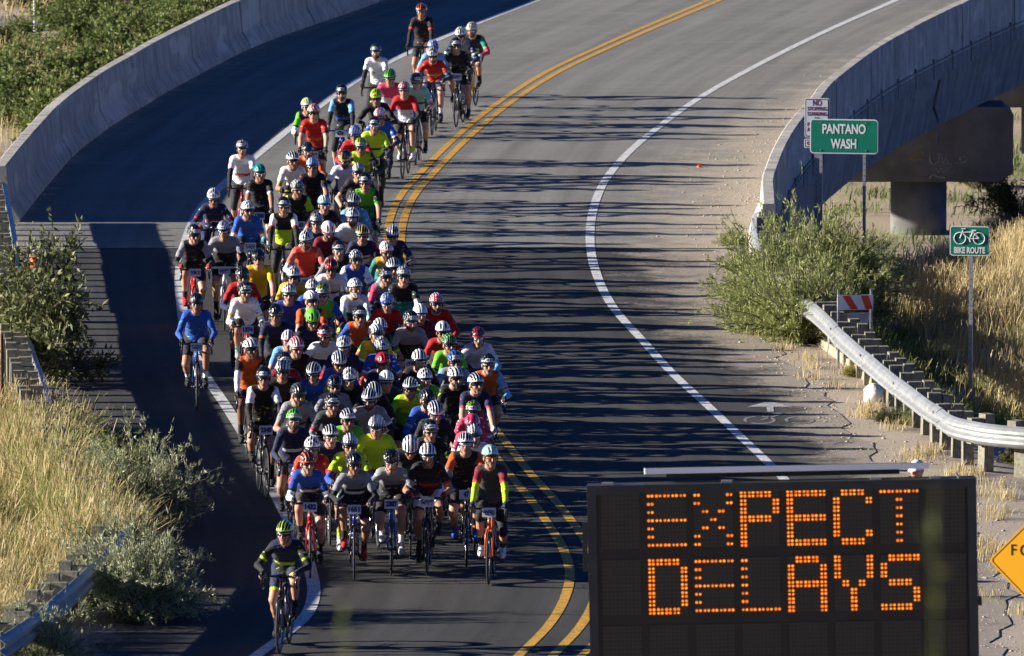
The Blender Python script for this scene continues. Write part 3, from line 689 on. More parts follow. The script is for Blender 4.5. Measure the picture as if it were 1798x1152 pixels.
# ------------------------------------------------------------------ vegetation
def leaf_quads(P, Dv, ln, w):
    n = len(P); Dv = Dv / np.linalg.norm(Dv, axis=1, keepdims=True)
    S = np.cross(Dv, RNG.normal(size=(n, 3))); S /= np.linalg.norm(S, axis=1, keepdims=True) + 1e-9
    ln = np.asarray(ln).reshape(-1, 1); w = np.asarray(w).reshape(-1, 1)
    mid = P + Dv * ln * .45
    V = np.stack([P, mid + S * w / 2, P + Dv * ln, mid - S * w / 2], 1).reshape(-1, 3)
    return V, np.arange(4 * n).reshape(n, 4)
def shrub(kind, seed):
    r = np.random.default_rng(seed)
    K = {'broom': dict(ns=230, h=1.0, tilt=62, droop=.26, nb=11, bl=.15, nl=10, ll=.05, lw=.0085, s0=.25, upb=.9),
         'willow': dict(ns=44, h=1.0, tilt=66, droop=.12, nb=18, bl=.24, nl=10, ll=.085, lw=.022, s0=.3, upb=.5),
         'creosote': dict(ns=34, h=1.0, tilt=60, droop=.04, nb=20, bl=.24, nl=10, ll=.05, lw=.026, s0=.3, upb=.45),
         'mesquite': dict(ns=22, h=1.0, tilt=72, droop=.10, nb=34, bl=.32, nl=10, ll=.06, lw=.02, s0=.3, upb=.25)}[kind]
    st = MB(); P = []; Dd = []
    for i in range(K['ns']):
        if i % 9 == 0: a0_ = r.uniform(0, 2*math.pi); lk = r.uniform(.6, 1.2)
        a = a0_ + r.normal(0, .28); th = math.radians(K['tilt']) * math.sqrt(r.uniform(.02, 1)); L = K['h'] * r.uniform(.55, 1.1) * lk
        dv = np.array([math.sin(th)*math.cos(a), math.sin(th)*math.sin(a), math.cos(th)]); b0 = np.array([.06*math.cos(a), .06*math.sin(a), -.03]) * r.uniform(.3, 1.5)
        sag = np.array([r.normal(0, .08), r.normal(0, .08), -K['droop'] * (.4 + math.sin(th))])
        f = lambda t: b0 + dv * L * t + sag * L * t * t
        st.tube([tuple(f(t)) for t in (0, .33, .66, 1)], [.012, .009, .006, .0025] if kind != 'broom' else [.006, .005, .0035, .002], 4, caps=False)
        for k in range(K['nb']):
            t = r.uniform(K['s0'], 1); q = f(t); tg = dv + 2 * sag * t
            bd = tg * K['upb'] + r.normal(0, .55, 3) + np.array([0, 0, .25]); bd /= np.linalg.norm(bd); bL = K['bl'] * r.uniform(.4, 1.1) * (1.15 - .5 * t)
            if kind != 'broom' and k % 2 == 0: st.tube([tuple(q), tuple(q + bd * bL)], [.004, .0015], 3, caps=False)
            for m in range(K['nl']):
                s = r.uniform(.1, 1); P.append(q + bd * bL * s + r.normal(0, .008, 3)); Dd.append(bd * (.8 if kind == 'broom' else .45) + r.normal(0, .3 if kind == 'broom' else .55, 3))
    P = np.array(P); n = len(P)
    V, F = leaf_quads(P, np.array(Dd), K['ll'] * r.uniform(.6, 1.25, n), K['lw'] * r.uniform(.7, 1.3, n))
    return st, V, F
SHR = {}
def plant(name, kind, var, mat, loc, s, rz, label, group, sz=None, cat='shrub'):
    key = (kind, var, mat)
    if key not in SHR:
        st, V, F = shrub(kind, 100 + 17 * var + len(kind)); SHR[key] = (st.mesh('stems', M['bark']), np_mesh('foliage', V, F, M[mat]))
    o = tag(empty(name, loc, rz), label, cat, group); o.scale = (s, s, (sz or s))
    link('stems', SHR[key][0], o); link('foliage', SHR[key][1], o); return o
def at_t(px, py):
    x, y = at(px, py, 0)
    for _ in range(12): x, y = at(px, py, zt(x, y))
    return x, y, zt(x, y)
# right: desert broom clumps swallowing the rail
g = 'desert broom bushes over the right guardrail'
for k, (px, py, s, sz, lab) in enumerate((
    (1348, 574, 1.15, 1.4, 'grey green broom bush nearest the road on the right shoulder'), (1412, 612, 1.45, 2.1, 'broom bush in front of the right guardrail end'),
    (1440, 560, 1.6, 2.1, 'largest feathery broom bush under the green river sign'), (1376, 560, 1.45, 2.2, 'tall broom bush hiding the far end of the right guardrail'),
    (1485, 545, 1.15, 1.3, 'broom bush behind the striped barricade'), (1318, 490, .6, .65, 'small broom bush where asphalt meets the bridge'), (1470, 490, 1.2, 1.35, 'broom bush at the foot of the two sign posts'),
    (1366, 596, 1.35, 1.6, 'low wide broom bush on the asphalt edge before the guardrail'))):
    x, y = at(px, py, -.1 if k != 2 else -.4); z = zt(x, y) - .03
    plant('broom_bush', 'broom', k % 3, 'broom', (x, y, z), s, k * 1.3, lab, g, sz)
# left: shrubs by the rail
g = 'leafy shrubs along the left guardrail'
for k, (px, py, s, sz, kind, mat, lab) in enumerate((
    (36, 665, 2.05, 2.6, 'mesquite', 'olive', 'leafy bush hanging over the left guardrail in front of the barrier end'),
    (232, 925, 1.3, 1.7, 'broom', 'silver', 'silver tipped shrub above the bend of the left guardrail'),
    (248, 1085, 1.45, 1.8, 'broom', 'silver', 'silvery shrub leaning over the road from the bend of the left guardrail'),
    (76, 1180, .85, 1.25, 'broom', 'silver', 'small silvery shrub in front of the rail at the lower left corner'),
    (-5, 640, 1.7, 2.4, 'mesquite', 'olive', 'bush at the left edge behind the orange traffic marker'),
    (150, 905, 1.25, 1.4, 'broom', 'broom', 'feathery green bush among the dry grass on the left'),
    (185, 880, 1.1, 1.2, 'broom', 'broom', 'green bush hiding the left guardrail behind the silver tipped shrub'),
    (118, 815, 1.0, 1.0, 'broom', 'broom', 'green bush where the left guardrail sinks into the grass'))):
    x, y = at(px, py); plant('shrub', kind, k % 2, mat, (x, y, zt(x, y)), s, 2.1 + k, lab, g, sz)
# upper left: thicket beyond the barrier
g = 'desert bushes beyond the left barrier'
rows = [(40, 285, 1.75, 'creosote', 'bush touching the lower end of the left barrier'), (110, 250, 1.7, 'creosote', 'dark green bush behind the lower left barrier'), (-10, 215, 1.8, 'mesquite', 'open twiggy bush at the left edge above the barrier end'),
        (60, 190, 2.0, 'mesquite', 'tall twiggy bush with thin trunks left of the barrier'), (150, 200, 1.6, 'creosote', 'round green bush just behind the left barrier curve'), (215, 165, 1.6, 'creosote', 'bright green bush behind the middle of the left barrier'),
        (285, 130, 1.55, 'creosote', 'green bush with pale flecks behind the left barrier'), (250, 95, 1.7, 'mesquite', 'wide olive bush above the pale flecked bush'), (350, 90, 1.5, 'creosote', 'bush behind the upper left barrier where it straightens'),
        (420, 60, 1.5, 'creosote', 'bush near the top of the left barrier'), (340, 40, 1.8, 'mesquite', 'tree-like bush with dark trunks at the top left'), (180, 110, 1.9, 'mesquite', 'tall leafy bush left of the olive bush'),
        (200, 40, 1.6, 'yellow', 'yellow green bush at the upper left'), (260, 30, 1.5, 'yellow', 'yellowish bush beside the tree-like bush'), (120, 60, 1.5, 'creosote', 'bush right of the pale pole'), (30, 100, 1.3, 'mesquite', 'small twiggy bush below the dirt track'),
        (480, 28, 1.5, 'creosote', 'bush at the top edge behind the barrier'), (90, 20, 1.6, 'dark', 'dark bush beyond the dirt track'), (20, 8, 1.8, 'dark', 'shaded bush in the top left corner'), (150, 5, 1.8, 'dark', 'dark bush at the top edge right of the corner bush'), (545, 5, 1.4, 'creosote', 'last bush at the top edge beside the barrier')]
for k, (px, py, s, kind, lab) in enumerate(rows):
    x, y, z = at_t(px, py); mat = {'yellow': 'yellowbush', 'dark': 'darkleaf'}.get(kind, 'creosote'); kd = kind if kind in ('creosote', 'mesquite') else 'creosote'
    x = min(x, F_BL(y) - 1.3)
    plant('desert_bush', kd, k % 3, mat, (x, y, zt(x, y)), s * random.uniform(1.2, 1.4), k * 2.4, lab, g, s * random.uniform(1.05, 1.3))
# right far: shaded tree right of the pier and weeds below the bridge
g = 'plants below the bridge on the right'
for k, (px, py, s, kind, mat, lab) in enumerate(((1815, 500, 1.1, 'creosote', 'darkleaf', 'dark leafy bush at the right edge level with the bike sign'), (1720, 330, 1.0, 'creosote', 'yellowbush', 'yellowish bush beyond the bridge pier'), (1795, 385, 1.4, 'mesquite', 'darkleaf', 'shaded bush between the pier and the right edge'),
        (1560, 600, .45, 'broom', 'broom', 'low weed clump behind the right guardrail blocks'), (1650, 640, .5, 'broom', 'broom', 'weed clump left of the bike sign post'), (1740, 690, .55, 'broom', 'broom', 'weed clump right of the bike sign post foot'), (1790, 640, .6, 'broom', 'broom', 'weed clump at the right edge of the ditch'))):
    x, y, z = at_t(px, py); plant('bush', kind, k % 2, mat, (x, y, z), s, k * 1.7, lab, g)
g = 'weeds on the right shoulder'
for k, (px, py, s, mat, lab) in enumerate(((1560, 742, .36, 'darkleaf', 'dark dry weed beside the white sandbag'), (1610, 745, .42, 'broom', 'green weed under the right guardrail'), (1660, 760, .36, 'yellowbush', 'yellow weed under the right guardrail bend'), (1290, 430, .4, 'broom', 'low green weed at the corner of the bridge deck'), (1500, 660, .28, 'yellowbush', 'dry weed growing on the curb'), (1690, 700, .4, 'weed', 'green weed behind the guardrail near the bike sign foot'), (1790, 800, .45, 'yellowbush', 'dry weed at the right edge below the guardrail'))):
    x, y = at(px, py); plant('weed', 'broom', k % 3, mat, (x, y, zt(x, y)), s, k, lab, g, cat='weed')

def grass(name, pts, h, w, mat, label, lean=.35, wind=(.12, -.05)):
    P = np.array(pts); n = len(P); hh = h * RNG.uniform(.45, 1.15, n); a = RNG.uniform(0, 2*math.pi, n)
    L = np.stack([np.cos(a) * np.abs(RNG.normal(0, lean, n)) + wind[0], np.sin(a) * np.abs(RNG.normal(0, lean, n)) + wind[1], np.zeros(n)], 1) * hh[:, None]
    b = RNG.uniform(0, 2*math.pi, n); S = np.stack([np.cos(b), np.sin(b), np.zeros(n)], 1) * (w * RNG.uniform(.6, 1.4, n))[:, None]
    up = np.array([0, 0, 1.])
    m = P + L * .28 + up * (hh * .55)[:, None]; t = P + L + up * (hh * (1 - .25 * np.linalg.norm(L, axis=1) / hh))[:, None]
    V = np.stack([P - S * .4, P + S * .4, m + S * .5, m - S * .5, t + S * .25, t - S * .25], 1).reshape(-1, 3)
    I = np.arange(n) * 6
    F = np.concatenate([np.stack([I, I+1, I+2, I+3], 1), np.stack([I+3, I+2, I+4, I+5], 1)])
    return tag(link(name, np_mesh(name, V, F, M[mat])), label, 'grass', kind='stuff')
def scatter(n, clumps, sampler, sd):
    C = [c for c in (sampler() for _ in range(clumps)) if c]; out = []
    while len(out) < n:
        cx, cy = random.choice(C); x, y = cx + random.gauss(0, sd), cy + random.gauss(0, sd * 1.4)
        out.append((x, y, zt(x, y) - .02))
    return out
def smp_left():
    y = random.uniform(141, 172)
    if y < 154.5: return (lim_left(y) - random.uniform(.15, 3.4), y)
    return (lim_left(y) + (random.uniform(.1, .7) if random.random() < .16 else -(random.uniform(-.4, .5) if random.random() < .3 else random.uniform(-.35, 3.6))), y)
grass('dry_grass', scatter(44000, 460, smp_left, .2), .78, .012, 'grass_dry', 'tall dry straw grass beside the left guardrail')
grass('olive_grass', scatter(30000, 260, smp_left, .24), .66, .012, 'grass_olive', 'olive green grass mixed into the dry grass on the left')
def smp_strip():
    y = random.uniform(153.6, 167.5); return (F_GL(y) - random.uniform(.0, .8), y)
grass('dry_grass', scatter(9000, 150, smp_strip, .12), .92, .012, 'grass_dry', 'straw grass growing up between the left guardrail posts')
grass('olive_grass', scatter(12000, 150, smp_strip, .12), .85, .012, 'grass_olive', 'yellow green grass growing up between the left guardrail posts')
def smp_left2():
    y = random.uniform(170, 202); return (lim_left(y) - random.uniform(.1, 1.6), y)
grass('olive_grass', scatter(6000, 90, smp_left2, .2), .38, .011, 'grass_olive', 'short olive grass behind the far left guardrail')
def smp_right():
    y = random.uniform(176, 208); x = lim_right(y) + random.uniform(2.0, 8.5)
    px = 899 + x / y * FPX
    if px < 1540 and y < 200: return None
    return (x, y)
grass('dry_grass', scatter(42000, 420, smp_right, .3), .62, .012, 'grass_dry', 'tall dry grass covering the slope around the bike sign')
def smp_right2():
    y = random.uniform(172, 196); return (lim_right(y) + random.uniform(.3, 3.2), y)
grass('olive_grass', scatter(9000, 120, smp_right2, .22), .36, .012, 'grass_olive', 'low olive weeds in the shaded ditch behind the right guardrail')
def smp_ul():
    y = random.uniform(215, 315); return (F_BL(min(y, 253)) - random.uniform(1.2, 14), y)
grass('dry_grass', scatter(24000, 260, smp_ul, .5), .7, .018, 'grass_dry', 'straw coloured grass between the bushes beyond the left barrier')
def smp_under():
    y = random.uniform(236, 300); return (random.uniform(5.5, 16), y)
grass('green_weeds', scatter(9000, 120, smp_under, .45), .28, .02, 'weed', 'green weeds on the wash bed beyond the bridge pier')
def smp_sh():
    y = random.uniform(150, 196); return (F_GR(max(y, 166)) - random.uniform(-.2, .5), y)
grass('verge_grass', scatter(3500, 60, smp_sh, .12), .2, .009, 'grass_dry', 'thin dry grass along the foot of the right guardrail')
# two weed stalks on the hillside close to the camera, far out of focus
for k, (px, top, D) in enumerate(((1645, 850, 22.), (600, 1075, 24.))):
    x = (px - 899) / FPX * D; zb_ = zt(x, D); H_ = CAM_H - (top + 1600) / FPX * D - zb_
    o = tag(empty('weed_stalk', (x, D, zb_)), ('blurred green weed stalk on the hillside in front of the message board', 'blurred brown weed stalk on the hillside below the leading cyclist')[k], 'weed')
    mb = MB(); mb.tube([(0, 0, 0), (.004, 0, H_ * .5), (.0, 0, H_)], [.003, .002, .001], 5); mb.build('stem', M['grass_olive'], o)
    n = 26; P = np.stack([RNG.normal(0, .003, n), RNG.normal(0, .01, n), RNG.uniform(.15, .98, n) * H_], 1)
    V, F = leaf_quads(P, RNG.normal(0, .6, (n, 3)) + np.array([0, 0, .9]), RNG.uniform(.02, .05, n), RNG.uniform(.004, .008, n)); link('foliage', np_mesh('foliage', V, F, M['grass_olive']), o)

# ------------------------------------------------------------------ people: one continuous skin per pose, grown from a distance field
SLOTS = ['skin', 'main', 'yoke', 'band', 'side', 'sleeve', 'cuff', 'fore', 'glove', 'finger', 'shorts', 'hem', 'knee', 'calf', 'sock', 'shoe', 'lips', 'jaw', 'sole']
SI = {s: i for i, s in enumerate(SLOTS)}
VOX = .0095
def ik(a, b, l1, l2, bend):
    a, b, bend = Vector(a), Vector(b), Vector(bend); d = b - a; L = d.length
    if L > (l1 + l2) * .995: s = L / ((l1 + l2) * .995); l1 *= s; l2 *= s
    x = (l1*l1 - l2*l2 + L*L) / (2*L); h = math.sqrt(max(1e-6, l1*l1 - x*x)); u = d / L
    p = (bend - u * bend.dot(u)).normalized(); return a + u * x + p * h
class Field:
    def __init__(s, lo, hi):
        s.lo = np.array(lo); s.n = np.ceil((np.array(hi) - s.lo) / VOX).astype(int) + 1
        s.d = np.full(s.n, 1.0, np.float32); s.raw = np.full(s.n, 1.0, np.float32); s.lab = np.zeros(s.n, np.int16); s.t = np.zeros(s.n, np.float32)
        s.tags = []
    def _sub(s, lo, hi):
        i0 = np.maximum(0, np.floor((np.array(lo) - s.lo) / VOX).astype(int)); i1 = np.minimum(s.n, np.ceil((np.array(hi) - s.lo) / VOX).astype(int) + 1)
        sl = tuple(slice(a, b) for a, b in zip(i0, i1))
        g = [s.lo[k] + VOX * np.arange(i0[k], i1[k]) for k in range(3)]
        return sl, np.stack(np.meshgrid(*g, indexing='ij'), -1).astype(np.float32)
    def _put(s, sl, d, t, tag, k):
        s.tags.append(tag); id_ = len(s.tags) - 1; cur = s.d[sl]
        if k > 0:
            h = np.clip(.5 + .5 * (cur - d) / k, 0, 1); s.d[sl] = cur + (d - cur) * h - k * h * (1 - h)
        else: s.d[sl] = np.minimum(cur, d)
        m = d < s.raw[sl]
        s.raw[sl] = np.where(m, d, s.raw[sl]); s.lab[sl] = np.where(m, id_, s.lab[sl]); s.t[sl] = np.where(m, t, s.t[sl])
    def cap(s, a, b, r0, r1, tag, k=.02):
        a, b = np.array(a, float), np.array(b, float); R = max(r0, r1) + k + .03
        sl, P = s._sub(np.minimum(a, b) - R, np.maximum(a, b) + R); ab = b - a
        t = np.clip(((P - a) @ ab) / max(1e-9, ab @ ab), 0, 1); d = np.linalg.norm(P - a - t[..., None] * ab, axis=-1) - (r0 + (r1 - r0) * t)
        s._put(sl, d.astype(np.float32), t, tag, k)
    def ell(s, c, rad, tag, k=.015, R=None):
        c = np.array(c, float); rad = np.array(rad, float); m = rad.max() + k + .03
        sl, P = s._sub(c - m, c + m); q = P - c
        if R is not None: q = q @ np.array(R)
        l1 = np.linalg.norm(q / rad, axis=-1); l2 = np.linalg.norm(q / (rad * rad), axis=-1)
        s._put(sl, (l1 * (l1 - 1) / np.maximum(l2, 1e-6)).astype(np.float32), 0 * l1, tag, k)
    def polygonise(s):
        d = s.d; neg = d < 0; nx, ny, nz = d.shape
        cnt = np.zeros((nx-1, ny-1, nz-1), np.int8)
        for i in (0, 1):
            for j in (0, 1):
                for k in (0, 1): cnt += neg[i:nx-1+i, j:ny-1+j, k:nz-1+k]
        act = (cnt > 0) & (cnt < 8); idx = np.argwhere(act); ids = np.full(act.shape, -1, np.int64); ids[act] = np.arange(len(idx))
        acc = np.zeros((len(idx), 3)); num = np.zeros(len(idx))
        cor = [(i, j, k) for i in (0, 1) for j in (0, 1) for k in (0, 1)]
        for a in range(8):
            for b in range(a + 1, 8):
                if sum(abs(x - y) for x, y in zip(cor[a], cor[b])) != 1: continue
                A = idx + cor[a]; B = idx + cor[b]; da = d[tuple(A.T)]; db = d[tuple(B.T)]; m = (da < 0) != (db < 0)
                t = np.where(m, da / np.where(m, da - db, 1), 0)[:, None]
                acc += np.where(m[:, None], A + (B - A) * t, 0); num += m
        V = s.lo + VOX * acc / num[:, None]
        F = []
        for ax in range(3):
            u, v = [(1, 2), (2, 0), (0, 1)][ax]
            s0 = [slice(None)] * 3; s1 = [slice(None)] * 3; s0[ax] = slice(0, -1); s1[ax] = slice(1, None)
            a, b = neg[tuple(s0)], neg[tuple(s1)]
            for cond, flip in ((a & ~b, False), (~a & b, True)):
                E = np.argwhere(cond); E = E[(E[:, u] > 0) & (E[:, v] > 0)]
                q = []
                for du, dv in ((0, 0), (1, 0), (1, 1), (0, 1)):
                    c = E.copy(); c[:, u] -= 1 - du; c[:, v] -= 1 - dv; q.append(ids[tuple(np.minimum(c, np.array(ids.shape) - 1).T)])
                q = np.stack(q, 1); q = q if not flip else q[:, ::-1]
                F.append(q[(q >= 0).all(1)])
        F = np.concatenate(F); C = V[F].mean(1); gi = np.clip(np.rint((C - s.lo) / VOX).astype(int), 0, np.array(d.shape) - 1)
        return V, F, C, s.lab[tuple(gi.T)], s.t[tuple(gi.T)]

BB = Vector((0, .09, .275)); CR = .172
def head(fd, c, pitch, yaw, neck_from):
    R = (Euler((0, 0, yaw)).to_matrix() @ Euler((pitch, 0, 0)).to_matrix()); c = Vector(c); Rn = np.array(R)
    w = lambda *p: tuple(c + R @ Vector(p))
    fd.ell(w(0, .012, .03), (.077, .096, .105), ('skin',), .02, Rn); fd.ell(w(0, -.028, -.05), (.058, .066, .074), ('face',), .025, Rn)
    fd.ell(w(0, -.066, -.098), (.030, .026, .024), ('face',), .02, Rn)
    fd.cap(w(0, -.086, .018), w(0, -.108, -.026), .010, .015, ('nose',), .012)
    fd.cap(w(-.034, -.078, .032), w(.034, -.078, .032), .015, .015, ('nose',), .02)
    for s in (-1, 1):
        fd.ell(w(s*.079, .014, -.006), (.012, .024, .032), ('nose',), .006, Rn); fd.ell(w(s*.040, -.062, -.022), (.026, .024, .028), ('nose',), .02, Rn)
    fd.cap(w(-.019, -.087, -.060), w(.019, -.087, -.060), .0095, .0095, ('lips',), .006)
    fd.cap(neck_from, w(0, .03, -.05), .060, .056, ('neck',), .03)
    return c, R
def finish(name, fd, classify):
    V, F, C, lab, t = fd.polygonise()
    mi = classify(C, lab, t, fd.tags)
    me = np_mesh(name, V, F, [M['wood']] * len(SLOTS), mi, smooth=True)
    return me
def make_pose(name, a, phi, hp=0.0, yaw=0.0, drops=False, elbow=.5, lean=0.0, bulk=1.0):
    fd = Field((-.36, -.80, .02), (.36, .62, 1.80)); a = math.radians(a)
    H = Vector((0, .27, .985)); dr_ = Vector((0, -math.cos(a), math.sin(a))); nrm = Vector((0, math.sin(a), math.cos(a))); L = .50
    dr_ = (dr_ + Vector((lean, 0, 0))).normalized(); S = H + dr_ * L; ch = []
    for u, wx, r, off in ((0.0, .074, .104, -.01), (.28, .056, .094, .015), (.62, .068, .104, .03), (.90, .082, .085, .012)): ch.append((H + dr_ * (L*u) + nrm * off, wx, r))
    for (p, wx, r), (q, wq, rq) in zip(ch, ch[1:]):
        for s in (-1, 0, 1): fd.cap(p + Vector((s*wx, 0, 0)), q + Vector((s*wq, 0, 0)), r * bulk * (1 if s else .97), rq * bulk * (1 if s else .97), ('torso',), .04)
    fd.ell(H + dr_*.05 - nrm*.07, (.12, .10, .09), ('torso',), .05)                     # belly
    sh = [Vector((S.x + s*.152*(.4 + .6*bulk), S.y, S.z + s*lean*.12)) + nrm*.0 for s in (-1, 1)]
    fd.cap(sh[0] * .75 + S * .25, sh[1] * .75 + S * .25, .066, .066, ('torso',), .04)
    for s in (-1, 1): fd.cap(S + nrm*.03 + dr_*.02, Vector((S.x + s*.12, S.y, S.z)) + nrm*.02, .055, .055, ('torso',), .04)
    N = S + dr_*.03 + nrm*.015
    hc = N + Vector((0, -.10 - .03*math.cos(a), .125 + .02*math.sin(a))) if hp < .5 else N + Vector((0, -.15, .065))
    hcen, hR = head(fd, hc, hp, yaw, N)
    ARM = {}
    def uarm_t(C):
        out = np.zeros(len(C))
        for s in (-1, 1):
            a0, b0 = ARM[s]; q = b0 - a0; m = C[:, 0] * s > 0; out[m] = ((C[m] - a0) @ q) / (q @ q)
        return out
    for s, sp in ((-1, sh[0]), (1, sh[1])):
        if drops: Wt = Vector((s*.212, -.455, .845)); kn = Vector((s*.212, -.525, .855)); fdr = -1
        else: Wt = Vector((s*.206, -.445, 1.005)); kn = Vector((s*.208, -.528, 1.0)); fdr = 1
        E = ik(sp, Wt, .295, .262, (s*elbow, .30, -.70))
        ARM[s] = (np.array(sp), np.array(E)); fd.cap(sp, E, .056, .041, ('uarm', s), .035); fd.cap(E, Wt, .044, .029, ('fore', s), .02)
        fd.ell((sp + E) / 2 + Vector((0, -.008, 0)), (.046, .046, .06), ('uarm2', s), .03)
        fd.cap(Wt, kn, .030, .031, ('palm',), .012)
        for j in range(4):                                                             # four fingers close round hood or drop
            k0 = kn + Vector((s*.014, -.012 + .021*j, -.004*j)); ln = (.92, 1.0, .95, .78)[j]
            k1 = k0 + Vector((s*.020, -.018, -.030)) * ln; k2 = k1 + Vector((-s*.010, -.010, -.026)) * ln; k3 = k2 + Vector((-s*.018, .004, -.012)) * ln
            fd.cap(k0, k1, .0115, .0105, ('palm2',), 0); fd.cap(k1, k2, .0105, .0098, ('finger',), 0); fd.cap(k2, k3, .0098, .009, ('finger',), 0)
        t0 = Wt * .5 + kn * .5 + Vector((-s*.020, 0, -.004)); t1 = t0 + Vector((-s*.018, -.03, -.014)); t2 = t1 + Vector((s*.004, -.024, -.018))
        fd.cap(t0, t1, .014, .012, ('palm2',), 0); fd.cap(t1, t2, .012, .010, ('finger',), 0)
        ph = phi + (0 if s > 0 else math.pi); pd = BB + Vector((s*.125, -CR*math.sin(ph), -CR*math.cos(ph)))
        tilt = .12 * math.cos(ph) + .12
        ank = pd + Vector((0, .115, .105 + tilt*.25)); hip = H + Vector((s*.092, -.01, -.03))
        K = ik(hip, ank, .425, .415, (s*.10, -1, .4))
        fd.cap(hip, K, .092, .055, ('thigh', s), .04); fd.ell(hip * .55 + K * .45 + Vector((0, -.012, 0)), (.074, .078, .105), ('thigh2', s), .04)
        fd.cap(K, ank, .052, .034, ('shin', s), .02); fd.ell(K * .68 + ank * .32 + Vector((0, .026, 0)), (.044, .046, .092), ('calf', s), .03)
        toe = pd + Vector((0, -.075, .030)); heel = ank + Vector((0, .035, -.065))
        fd.cap(heel, pd + Vector((0, .0, .040)), .036, .041, ('shoe',), .02); fd.cap(pd + Vector((0, 0, .040)), toe, .041, .030, ('shoe',), .02); fd.cap(ank, heel, .036, .036, ('shoe2',), .015)
        for j in range(3): fd.cap(pd + Vector((s*.0 - .024, .03 - .03*j, .078)), pd + Vector((.024, .03 - .03*j, .078)), .008, .008, ('shoe',), .004)
    Hn, dn = np.array(H), np.array(dr_); hcn = np.array(hcen); hRn = np.array(hR)
    def classify(C, lab, t, tags):
        names = np.array([tg[0] for tg in tags]); nm = names[lab]; u = ((C - Hn) @ dn) / L; ax = np.abs(C[:, 0]); mi = np.zeros(len(C), int)
        front = ((C - Hn) @ np.array(nrm)) < .02
        T = nm == 'torso'
        mi[T] = SI['main']; mi[T & (u > .66)] = SI['yoke']; mi[T & (u > .40) & (u < .52)] = SI['band']; mi[T & (ax > .128) & (u < .66)] = SI['side']; mi[T & (u < .17)] = SI['shorts']
        ua = (nm == 'uarm') | (nm == 'uarm2'); tt = t.copy(); tt[nm == 'uarm2'] = uarm_t(C[nm == 'uarm2'])
        mi[ua] = SI['sleeve']; mi[ua & (tt > .60)] = SI['cuff']; mi[ua & (tt > .70)] = SI['fore']
        fo = nm == 'fore'; mi[fo] = SI['fore']; mi[fo & (t > .93)] = SI['glove']
        mi[(nm == 'palm') | (nm == 'palm2')] = SI['glove']; mi[nm == 'finger'] = SI['finger']
        th = nm == 'thigh'; mi[th] = SI['shorts']; mi[nm == 'thigh2'] = SI['shorts']; mi[th & (t > .66)] = SI['hem']; mi[th & (t > .74)] = SI['knee']
        shn = nm == 'shin'; mi[shn] = SI['calf']; mi[shn & (t < .14)] = SI['knee']; mi[nm == 'calf'] = SI['calf']; mi[shn & (t > .70)] = SI['sock']
        mi[(nm == 'shoe') | (nm == 'shoe2')] = SI['shoe']; mi[nm == 'lips'] = SI['lips']
        q = (C - hcn) @ hRn; mi[(nm == 'face') & (q[:, 2] < -.045)] = SI['jaw']; mi[(nm == 'neck') & (t < .22)] = SI['yoke']
        return mi
    return dict(mesh=finish(name, fd, classify), hc=hcen, hR=hR, phi=phi, drops=drops)
POSES = [make_pose('body', 39, 0.15), make_pose('body', 36, math.pi + .2, .08, .10), make_pose('body', 43, 1.6, -.02, -.06), make_pose('body', 33, 4.4, .05, .18),
         make_pose('body', 30, .9, .10, -.12, True), make_pose('body', 54, math.pi - .3, .04, 0.), make_pose('body', 51, .45, .06, -.16), make_pose('body', 34, 2.2, .72, .05), make_pose('body', 37, 5.3, .16, .28),
         make_pose('body', 37, 2.6, .10, -.22, elbow=.9, lean=.07, bulk=1.08), make_pose('body', 34, 5.8, .02, .30, elbow=.3, lean=-.06, bulk=.92), make_pose('body', 40, 3.7, .22, -.30, elbow=.7, bulk=1.12),
         make_pose('body', 27, 4.0, .05, .12, True, elbow=1.0, lean=.05), make_pose('body', 33, 1.2, .30, -.05, elbow=.8, bulk=.95), make_pose('body', 52, 4.9, -.04, .38, elbow=.3, bulk=.95), make_pose('body', 37, .0, .48, .20, lean=-.05)]
ALT = {0: (0, 9, 10), 1: (1, 11, 13), 2: (2, 9), 3: (3, 13, 10), 4: (4, 12), 5: (5, 14), 6: (6, 14), 7: (7, 15), 8: (8, 11)}

